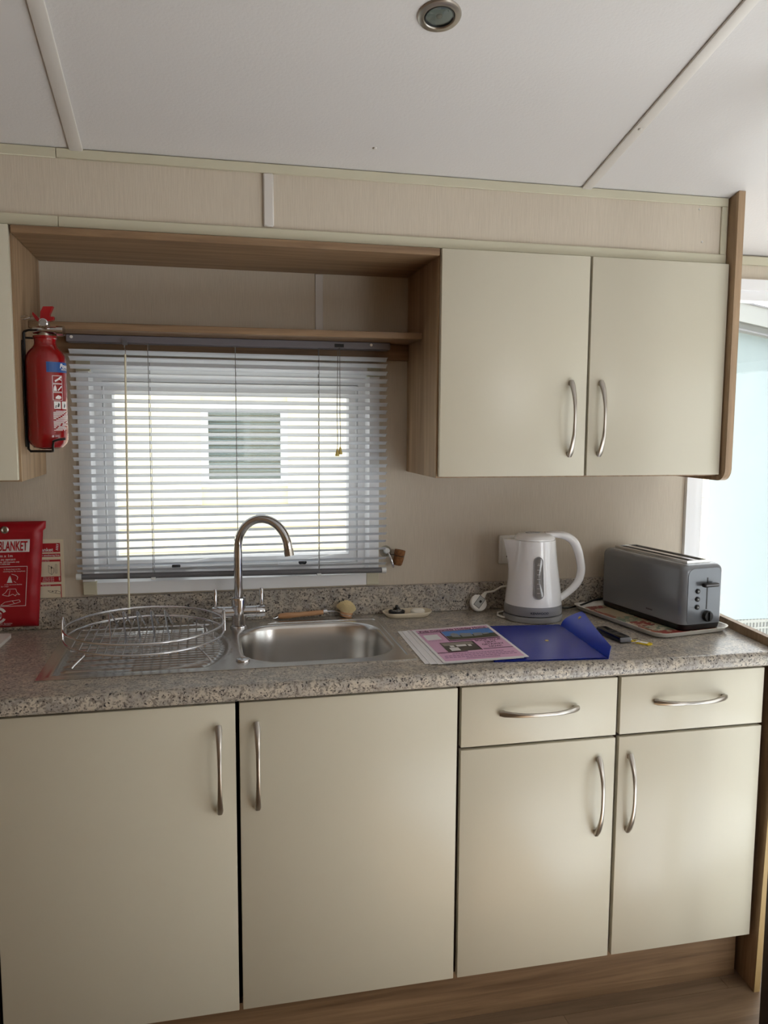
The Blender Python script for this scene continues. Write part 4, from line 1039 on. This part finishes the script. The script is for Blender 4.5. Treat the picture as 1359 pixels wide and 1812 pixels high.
def khandle():
    path = [(0.030, 0.2465, 0.018, 0.008), (0.062, 0.247, 0.018, 0.0095), (0.090, 0.2425, 0.0165, 0.0115), (0.113, 0.227, 0.0150, 0.0125), (0.126, 0.203, 0.0142, 0.0122), (0.1345, 0.172, 0.0138, 0.0115), (0.1385, 0.143, 0.0136, 0.0112), (0.1335, 0.116, 0.0136, 0.0110), (0.120, 0.094, 0.0138, 0.0100), (0.100, 0.075, 0.0140, 0.0090), (0.081, 0.060, 0.0142, 0.0085), (0.074, 0.055, 0.0142, 0.0085)]
    # resample smoothly
    pts = []
    for i in range(len(path)-1):
        p0, p1, p2, p3 = path[max(i-1, 0)], path[i], path[i+1], path[min(i+2, len(path)-1)]
        for s in range(4):
            t = s/4
            pts.append([0.5*((2*b)+(-a+c)*t+(2*a-5*b+4*c-d)*t*t+(-a+3*b-3*c+d)*t**3) for a, b, c, d in zip(p0, p1, p2, p3)])
    pts.append(list(path[-1])); rings = []
    for i, (x, z, w, h) in enumerate(pts):
        a = pts[max(i-1, 0)]; b = pts[min(i+1, len(pts)-1)]
        tx, tz = b[0]-a[0], b[1]-a[1]; L = math.hypot(tx, tz); nx_, nz_ = -tz/L, tx/L
        rg = []
        for k in range(16):
            q = 2*PI*k/16; ca, sa = math.cos(q), math.sin(q)
            ca = math.copysign(abs(ca)**0.75, ca); sa = math.copysign(abs(sa)**0.75, sa)
            rg.append((x+nx_*h*sa, w*ca, z+nz_*h*sa))
        rings.append(rg)
    return loft(rings, True)
V, F = khandle()
raw('handle', V, F, 'kettle_white', kt, world=False, smooth=50)
# water gauge on the side facing the room
def onk(u, v, e=0.0):
    a = u/0.078; z = 0.072+v; r = kr(z)+0.0012+e
    return Vector((r*math.sin(a), -r*math.cos(a), z))
go = rrect(-0.0140, 0.0, 0.0140, 0.118, 0.0139, 8)
k = len(go)
flat('gauge_window', [[(0, 0.058), go[i], go[(i+1) % k]] for i in range(k)], 'gauge', kt, onk, world=False)
gi = rrect(-0.0066, 0.006, 0.0066, 0.110, 0.0065, 8)
rim_ = tube('gauge_rim', [onk(x, y, 0.0004) for x, y in go], 0.0011, 'kettle_grey', kt, 6, True, world=False)
flat('gauge_scale', [R4(-0.0045, 0.016+0.013*i, 0.0045, 0.0178+0.013*i) for i in range(7)] + [R4(-0.003, 0.098, 0.003, 0.0995)], 'gauge_mark', kt, lambda u, v: onk(u, v, 0.0009), world=False)
text('maker_name', 'KENWOOD', 0.0085, 'navy_print', kt, None, 'CENTER', 0.00025, 1.15, fn=lambda u, v: Vector(((0.0846)*math.sin((u+0.004)/0.084), -(0.0846)*math.cos((u+0.004)/0.084), 0.0285+v)), world=False)

# ---------------------------------------------------------------- tray and toaster
RT = math.radians(9)
ty_c = (1.187, -0.2365)
tr = thing('tray', 'melamine tray with patchwork print under the toaster', 'tray', (*ty_c, CT), RT)
hw, hl_ = 0.122, 0.196
rings = []
for g_, z in ((-0.012, 0.0004), (-0.002, 0.004), (0.004, 0.0135), (0.006, 0.0150), (0.003, 0.0150), (-0.004, 0.0075), (-0.014, 0.0038)):
    ring_ = rrect(-hw-g_, -hl_-g_, hw+g_, hl_+g_, 0.035, 6)
    rings.append([(x, y, z+0.002*(abs(x)/hw)**3*(z > 0.01)) for x, y in ring_])
V, F = loft(rings, True)
raw('rim', V, F, 'plastic_white', tr, world=False, smooth=45)
prism('printed_base', rrect(-hw+0.008, -hl_+0.008, hw-0.008, hl_-0.008, 0.03, 6), 0.0012, 'tray_print', tr, world=False, xf=T(0, 0, 0.0036))

tz = CT+0.0052
ts = thing('toaster', 'grey long slot toaster standing on the tray beside the window', 'toaster', (1.2335, -0.2165, tz), RT)
tw, tl = 0.0715, 0.1815
def rbox(w, l, z0, z1, rv, rt, k=6):
    rings = []
    for i in range(k+1):
        a = math.radians(90*i/k); ins = rt*(1-math.cos(a)); zz = z1-rt+rt*math.sin(a)
        rings.append([(x, y, zz) for x, y in rrect(-w+ins, -l+ins, w-ins, l-ins, max(rv-ins*0.6, 0.004), 6)])
    rings.insert(0, [(x, y, z0) for x, y in rrect(-w, -l, w, l, rv, 6)])
    return loft(rings, True)
V, F = loft([[(x, y, z) for x, y in rrect(-tw+g_, -tl+g_, tw-g_, tl-g_, 0.02, 6)] for g_, z in ((0.008, 0.0), (0.004, 0.003), (0.0015, 0.016), (0.004, 0.020))], True)
raw('plinth', V, F, 'black', ts, world=False, smooth=40)
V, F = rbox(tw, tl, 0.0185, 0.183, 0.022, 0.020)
bd = raw('housing', V, F, 'toaster_side_lifted', ts, world=False, smooth=40)
V, F = [], []
def addp(ring_, y0, y1):
    k = len(V); n = len(ring_)
    V.extend([(x, y0, z) for x, z in ring_] + [(x, y1, z) for x, z in ring_])
    F.extend([tuple(range(k, k+n)), tuple(range(k+2*n-1, k+n-1, -1))] + [(k+i, k+(i+1) % n, k+n+(i+1) % n, k+n+i) for i in range(n)])
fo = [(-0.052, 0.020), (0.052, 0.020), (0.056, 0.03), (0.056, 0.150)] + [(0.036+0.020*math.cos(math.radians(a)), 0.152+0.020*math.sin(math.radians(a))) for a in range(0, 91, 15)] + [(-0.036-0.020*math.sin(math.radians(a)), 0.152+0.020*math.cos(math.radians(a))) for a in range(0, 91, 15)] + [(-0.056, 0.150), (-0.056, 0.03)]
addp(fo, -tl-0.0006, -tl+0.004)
fp = raw('front_panel', V, F, 'toaster_front_dimmed', ts, world=False, smooth=30)
yf_ = -tl-0.0006
# slots: chrome frame bars standing around dark openings
boxes('slot', [((-0.034, -0.150, 0.1832), (-0.008, 0.150, 0.1845)), ((0.008, -0.150, 0.1832), (0.034, 0.150, 0.1845))], 'black', ts, world=False)
boxes('slot_frame', [((-0.040, -0.156, 0.1825), (-0.034, 0.156, 0.1895)), ((0.034, -0.156, 0.1825), (0.040, 0.156, 0.1895)), ((-0.008, -0.150, 0.1825), (0.008, 0.150, 0.1890)), ((-0.034, -0.156, 0.1825), (0.034, -0.150, 0.1895)), ((-0.034, 0.150, 0.1825), (0.034, 0.156, 0.1895))], 'steel', ts, world=False)
boxes('lever_slot', [((0.0075, yf_-0.0006, 0.058), (0.0115, yf_+0.002, 0.146))], 'black', ts, world=False)
lv = box('lever', (-0.016, yf_-0.020, 0.122), (0.035, yf_-0.004, 0.133), 'black', ts, 0.004, 3, world=False)
boxes('lever_stem', [((0.0078, yf_-0.006, 0.124), (0.0112, yf_+0.001, 0.131))], 'black', lv, world=False)
boxes('lever_trim', [((-0.012, yf_-0.0206, 0.1265), (0.031, yf_-0.0195, 0.1300))], 'rail_dark', lv, world=False)
for zz in (0.110, 0.088, 0.066):
    b_ = lathe('push_button', [(0.0068, 0), (0.0068, 0.003), (0.0050, 0.0045), (0, 0.0045)], 'black', ts, (0, 0, 0), 18, world=False, xf=T(-0.0235, yf_, zz) @ RX(PI/2))
    lathe('button_light', [(0.0022, 0.0045), (0.0022, 0.0050), (0, 0.0051)], 'lattice', b_, (0, 0, 0), 10, world=False, xf=T(-0.0235, yf_, zz) @ RX(PI/2))
flat('button_icon', [R4(-0.0395, z-0.0014, -0.0365, z+0.0014) for z in (0.110, 0.088, 0.066)], 'rail_dark', ts, lambda u, v: Vector((u, yf_-0.0003, v)), world=False)
kn = lathe('browning_knob', [(0.0150, 0), (0.0150, 0.008), (0.0135, 0.0115), (0, 0.0120)], 'black', ts, (0, 0, 0), 28, world=False, xf=T(0.0105, yf_, 0.0395) @ RX(PI/2))
boxes('knob_grip', [((0.0085, yf_-0.0165, 0.0275), (0.0125, yf_-0.010, 0.0515))], 'black', kn, world=False)
flat('dial_mark', [[(0.0105+0.0185*math.cos(math.radians(a))+dx, 0.0395+0.0185*math.sin(math.radians(a))+dz) for dx, dz in ((-0.0007, -0.0007), (0.0007, -0.0007), (0.0007, 0.0007), (-0.0007, 0.0007))] for a in range(-30, 220, 36)], 'black', ts, lambda u, v: Vector((u, yf_-0.0003, v)), world=False)
flat('side_mark', [R4(0.055+0.0055*i, 0.034, 0.0590+0.0055*i, 0.038) for i in range(5)], 'black', ts, lambda u, v: Vector((-tw-0.0003, -u+0.02, v)), world=False)
tc_ = tube('toaster_cable', [(1.190, -0.050, CT+0.020), (1.150, -0.050, CT+0.026), (1.110, -0.058, CT+0.023), (1.06, -0.060, CT+0.008), (1.01, -0.065, CT+0.0036), (0.970, -0.040, CT+0.0036), (0.965, -0.024, CT+0.014), (0.94, -0.021, CT+0.04), (0.915, -0.021, CT+0.10), (0.905, -0.021, CT+0.150), (0.905, -0.017, CT+0.166)], 0.0032, 'black_wire', None, 8)
tag(tc_, 'black mains cable running from the toaster behind the kettle', 'cable')

# ---------------------------------------------------------------- papers, leaflet, wallet
def quad_sheet(name, c4, z, t, m, label, cat):
    V = [(x, y, z) for x, y in c4] + [(x, y, z+t) for x, y in c4]
    o = raw(name, V, BF, m); tag(o, label, cat); return o
wz = CT+0.0006
wl_ = thing('document_wallet', 'blue plastic document wallet with raised flap on the worktop', 'wallet', (0.78, -0.41, CT))
wc4 = [(0.600, -0.555), (0.8797, -0.5868), (0.9065, -0.2589), (0.630, -0.2235)]
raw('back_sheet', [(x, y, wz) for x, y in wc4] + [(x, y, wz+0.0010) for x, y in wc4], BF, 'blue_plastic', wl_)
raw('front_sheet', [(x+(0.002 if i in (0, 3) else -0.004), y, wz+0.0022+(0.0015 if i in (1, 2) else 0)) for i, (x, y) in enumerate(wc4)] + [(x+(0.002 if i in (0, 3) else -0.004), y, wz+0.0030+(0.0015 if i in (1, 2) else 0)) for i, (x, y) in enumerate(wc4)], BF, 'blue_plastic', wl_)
# flap curving up from the right-hand edge
A, B = Vector((0.9065, -0.2589, wz)), Vector((0.8797, -0.5868, wz))
rows_ = []
nU, nV = 10, 8
for i in range(nU+1):
    s = i/nU
    base_ = A.lerp(B, s)
    # back part opens wider than the front corner
    tipv = Vector((0.058, -0.006, 0.056)).lerp(Vector((0.008, 0.004, 0.030)), s**0.8)
    if s < 0.12: tipv = tipv*(0.55+0.45*s/0.12)
    row_ = []
    for j in range(nV+1):
        t = j/nV
        row_.append(base_ + Vector((tipv.x*t, tipv.y*t, tipv.z*(t**1.15))) + Vector((-0.006*math.sin(PI*t)*(1-s), 0, 0.004*math.sin(PI*t))))
    rows_.append(row_)
V = [v for r in rows_ for v in r]; n1 = len(V)
V += [v + Vector((-0.0006, 0, 0.0006)) for v in V[:n1]]
F = []
for i in range(nU):
    for j in range(nV):
        a = i*(nV+1)+j; F.append((a, a+1, a+nV+2, a+nV+1)); F.append((n1+a, n1+a+nV+1, n1+a+nV+2, n1+a+1))
per = [j for j in range(nV+1)] + [i*(nV+1)+nV for i in range(1, nU+1)] + [nU*(nV+1)+j for j in range(nV-1, -1, -1)] + [i*(nV+1) for i in range(nU-1, 0, -1)]
for a, b in zip(per, per[1:]+per[:1]): F.append((a, b, n1+b, n1+a))
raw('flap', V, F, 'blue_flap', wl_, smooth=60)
lathe('press_stud', [(0.005, 0), (0.0045, 0.0012), (0.0, 0.002)], 'yellowed', wl_, (0, 0, 0), 14, xf=T(0.797, -0.412, wz+0.0038))
st = rows_[2][6]
lathe('press_stud', [(0.005, -0.001), (0.0045, 0.0010), (0.0, 0.0016)], 'yellowed', wl_, (0, 0, 0), 14, xf=Matrix.Translation(st+Vector((-0.001, 0, 0.001))) @ RY(math.radians(-45)))

sheets = [((0.4336, -0.5388), (0.640, -0.550), (0.648, -0.236), (0.4411, -0.2298)), ((0.445, -0.546), (0.655, -0.553), (0.660, -0.237), (0.452, -0.236)), ((0.462, -0.553), (0.676, -0.554), (0.684, -0.226), (0.468, -0.232))]
labs = ['lowest plain white paper sheet of the pile by the sink', 'middle plain white paper sheet just below the pink pages', 'white edged sheet directly under the pink leaflet, its pink top strip showing']
zz = CT+0.0048
for c4, lb in zip(sheets, labs):
    o = thing('paper_sheet', lb, 'paper', ((c4[0][0]+c4[1][0])/2, (c4[0][1]+c4[2][1])/2, zz), group='papers under the pink leaflet')
    # the sheets lie on the worktop at left and ride up on the wallet at right
    V = [(x, y, CT+0.0010+(zz-CT-0.0048)) if x < 0.58 else (x, y, zz) for x, y in c4]
    zt_ = [v[2] for v in V]
    V = [(x, y, z) for (x, y), z in zip(c4, zt_)] + [(x, y, z+0.0004) for (x, y), z in zip(c4, zt_)]
    raw('sheet', V, BF, 'paper', o)
    if 'pink top' in lb:
        raw('pink_strip', [(0.474, -0.240, zt_[0]+0.0010), (0.679, -0.233, zt_[1]+0.0006), (0.680, -0.2275, zt_[1]+0.0006), (0.4745, -0.2345, zt_[0]+0.0010)], [(0, 1, 2, 3)], 'pink', o)
    if 'lowest' in lb:
        me_ = text('pencil_note', 'A', 0.010, 'ink', o, T(0.4545, -0.249, zt_[0]+0.0009))
    zz += 0.0009
lz0, lz1 = CT+0.0048, CT+0.0082
lc4 = [(0.4754, -0.5519), (0.6886, -0.5528), (0.6988, -0.2306), (0.4774, -0.2433)]
lf = thing('leaflet', 'pink holiday home leaflet with two pictures, topmost on the papers', 'leaflet', (0.585, -0.39, CT+0.006))
raw('page', [(x, y, lz0 if x < 0.58 else lz1) for x, y in lc4] + [(x, y, (lz0 if x < 0.58 else lz1)+0.0005) for x, y in lc4], BF, 'paper', lf)
def onp(h=0.0009):
    def f(u, v):      # u,v in 0..1 from the near left corner
        p = [Vector((x, y, (lz0 if x < 0.58 else lz1)+h)) for x, y in lc4]
        return p[0]*(1-u)*(1-v)+p[1]*u*(1-v)+p[2]*u*v+p[3]*(1-u)*v
    return f
q0, q1, q2, q3 = onp(0.0008), onp(0.0010), onp(0.0012), onp(0.0014)
flat('pink_panel', fine(0.035, 0.03, 0.965, 0.965, 6, 6), 'pink', lf, q0)
flat('title_band', [R4(0.035, 0.885, 0.965, 0.955)], 'paper', lf, lambda u, v: q0(u, v)-Vector((0, 0, 0.0)) if False else q1(u, v)) if False else None
text('title_text', 'Kids Cotswolds Holiday Home', 0.070, 'plum', lf, None, 'CENTER', 0.002, 0.98, fn=lambda u, v: q1(0.50+u, 0.895+v))
flat('rule', [R4(0.035, 0.868, 0.965, 0.882), R4(0.035, 0.245, 0.40, 0.262), R4(0.60, 0.275, 0.965, 0.292), R4(0.31, 0.56, 0.955, 0.585), R4(0.31, 0.585, 0.325, 0.87), R4(0.17, 0.52, 0.58, 0.535), R4(0.57, 0.26, 0.585, 0.52)], 'plum', lf, q1)
flat('picture_sky', [R4(0.33, 0.72, 0.955, 0.868)], 'pic_sky', lf, q2)
flat('picture_ground', [R4(0.33, 0.595, 0.955, 0.72)], 'pic_ground', lf, q2)
flat('picture_buildings', [[(0.40, 0.68), (0.50, 0.66), (0.50, 0.77), (0.45, 0.80), (0.40, 0.77)], [(0.52, 0.66), (0.66, 0.66), (0.66, 0.76), (0.52, 0.78)], [(0.67, 0.66), (0.78, 0.67), (0.80, 0.75), (0.69, 0.76)], [(0.80, 0.69), (0.88, 0.70), (0.88, 0.74), (0.80, 0.73)]], 'pic_build', lf, q3)
flat('picture_room', [R4(0.17, 0.265, 0.57, 0.52)], 'pic_room', lf, q2)
flat('picture_room_wall', [[(0.19, 0.43), (0.55, 0.43), (0.56, 0.515), (0.18, 0.515)]], 'pic_wall', lf, q3)
flat('picture_room_windows', [R4(0.25, 0.38, 0.30, 0.43), R4(0.33, 0.39, 0.45, 0.44), R4(0.47, 0.38, 0.51, 0.43), R4(0.22, 0.28, 0.33, 0.37)], 'white_print', lf, onp(0.0016))
flat('code_square', [R4(0.07, 0.64, 0.25, 0.80)], 'paper', lf, q1)
text('small_text', 'SCAN HERE TO BOOK', 0.026, 'ink_soft', lf, None, 'CENTER', 0.0, 0.9, fn=lambda u, v: q1(0.16+u, 0.825+v))
text('small_text', 'or search online', 0.030, 'ink_soft', lf, None, 'CENTER', 0.0, 0.9, fn=lambda u, v: q1(0.16+u, 0.60+v))
for i, s in enumerate(('BOOK YOUR', 'NEXT', 'GETAWAY', 'NOW!')):
    text('slogan', s, 0.070, 'plum', lf, None, 'CENTER', 0.0015, 0.80, fn=lambda u, v, i=i: q1(0.775+u, 0.505-0.063*i+v*0.85))
for i, L in enumerate((0.62, 0.84, 0.86, 0.40)):
    flat('text_line', [R4(0.5-L/2+k*L/18, 0.195-0.043*i, 0.5-L/2+(k+0.82)*L/18, 0.212-0.043*i) for k in range(18)], 'ink_soft', lf, q1)

# ---------------------------------------------------------------- keys
ky_ = thing('key_fob', 'black key fob beside the blue wallet', 'key fob', (0.99, -0.40, CT))
box('fob_body', (-0.0165, -0.060, 0.0), (0.0165, 0.058, 0.017), 'black_gloss', ky_, 0.006, 3, world=False, xf=RZ(math.radians(4)) @ T(0, 0, 0.0006))
box('fob_end', (-0.0155, -0.0635, 0.003), (0.0155, -0.058, 0.015), 'rail_dark', ky_, 0.002, 2, world=False, xf=RZ(math.radians(4)))
boxes('fob_buttons', [((-0.008, -0.03, 0.0165), (0.008, -0.012, 0.0182)), ((-0.008, -0.004, 0.0165), (0.008, 0.014, 0.0182))], 'rubber', ky_, world=False, xf=RZ(math.radians(4)))
tube('key_ring', [(0.030+0.014*math.cos(2*PI*k/18), -0.060+0.014*math.sin(2*PI*k/18), 0.006+0.003*math.cos(2*PI*k/18)) for k in range(18)], 0.0012, 'chrome', ky_, 6, True, world=False)
kl = prism('flat_key', [(0, -0.002), (0.022, -0.002), (0.026, 0), (0.022, 0.003), (0.006, 0.003), (0.004, 0.008), (-0.006, 0.008), (-0.008, 0.0), (-0.004, -0.006), (0.002, -0.006)], 0.002, 'nickel', ky_, world=False, xf=T(0.020, -0.048, 0.001) @ RZ(math.radians(-50)))
kt_ = thing('key_tag', 'yellow plastic key tag lying in front of the tray', 'key tag', (1.035, -0.470, CT), math.radians(-52))
tagp = [(-0.027, -0.006), (-0.021, -0.0105), (0.022, -0.0105), (0.027, -0.005), (0.027, 0.005), (0.022, 0.0105), (-0.021, 0.0105), (-0.027, 0.006)]
prism('tag_body', tagp, 0.003, 'tag_yellow', kt_, world=False, xf=T(0, 0, 0.0006))
prism('paper_insert', R4(-0.014, -0.0065, 0.016, 0.0065), 0.0006, 'paper', kt_, world=False, xf=T(0, 0, 0.0034))
prism('tag_rim', R4(-0.0215, -0.0025, -0.0165, 0.0025), 0.0006, 'black', kt_, world=False, xf=T(0, 0, 0.0034))

# ---------------------------------------------------------------- downlight
dl = thing('downlight', 'brushed steel recessed downlight in the ceiling', 'downlight', (0.366, -0.826, ceil_z(-0.826)))
DM = T(0.366, -0.826, ceil_z(-0.826)) @ RX(math.atan(-SL)) @ RX(PI)     # local +z points into the room
lathe('bezel', [(0.0400, -0.0004), (0.0405, 0.002), (0.0390, 0.0045), (0.0340, 0.0060), (0.0290, 0.0058), (0.0275, 0.0040), (0.0272, 0.0)], 'nickel', dl, (0, 0, 0), 48, xf=DM)
lathe('inner_ring', [(0.0272, 0.0005), (0.0268, 0.0046), (0.0250, 0.0052), (0.0242, 0.0030), (0.0240, 0.0008)], 'black', dl, (0, 0, 0), 40, xf=DM)
lathe('reflector', [(0.0240, 0.0022), (0.016, 0.0014), (0.008, 0.0009), (0.0, 0.0007)], 'chrome', dl, (0, 0, 0), 32, xf=DM)
lathe('bulb_core', [(0.0075, 0.0009), (0.0065, 0.0030), (0.003, 0.0036), (0, 0.0036)], 'nickel', dl, (0, 0, 0), 20, xf=DM)
lathe('lens', [(0.0242, 0.0034), (0.015, 0.0045), (0.0, 0.0050)], 'lens', dl, (0, 0, 0), 32, xf=DM)

# ---------------------------------------------------------------- dark post at the right edge
ps_ = thing('upright_post', 'dark wooden upright post at the lower right edge in front of the end panel', 'post', (1.20, -0.825, 0.0))
box('shaft', (1.178, -0.845, 0.012), (1.218, -0.805, ceil_z(-0.805)-0.012), 'dark_wood', ps_, 0.002, 1)
box('foot', (1.172, -0.851, 0.0005), (1.224, -0.799, 0.012), 'dark_wood', ps_, 0.002, 1)
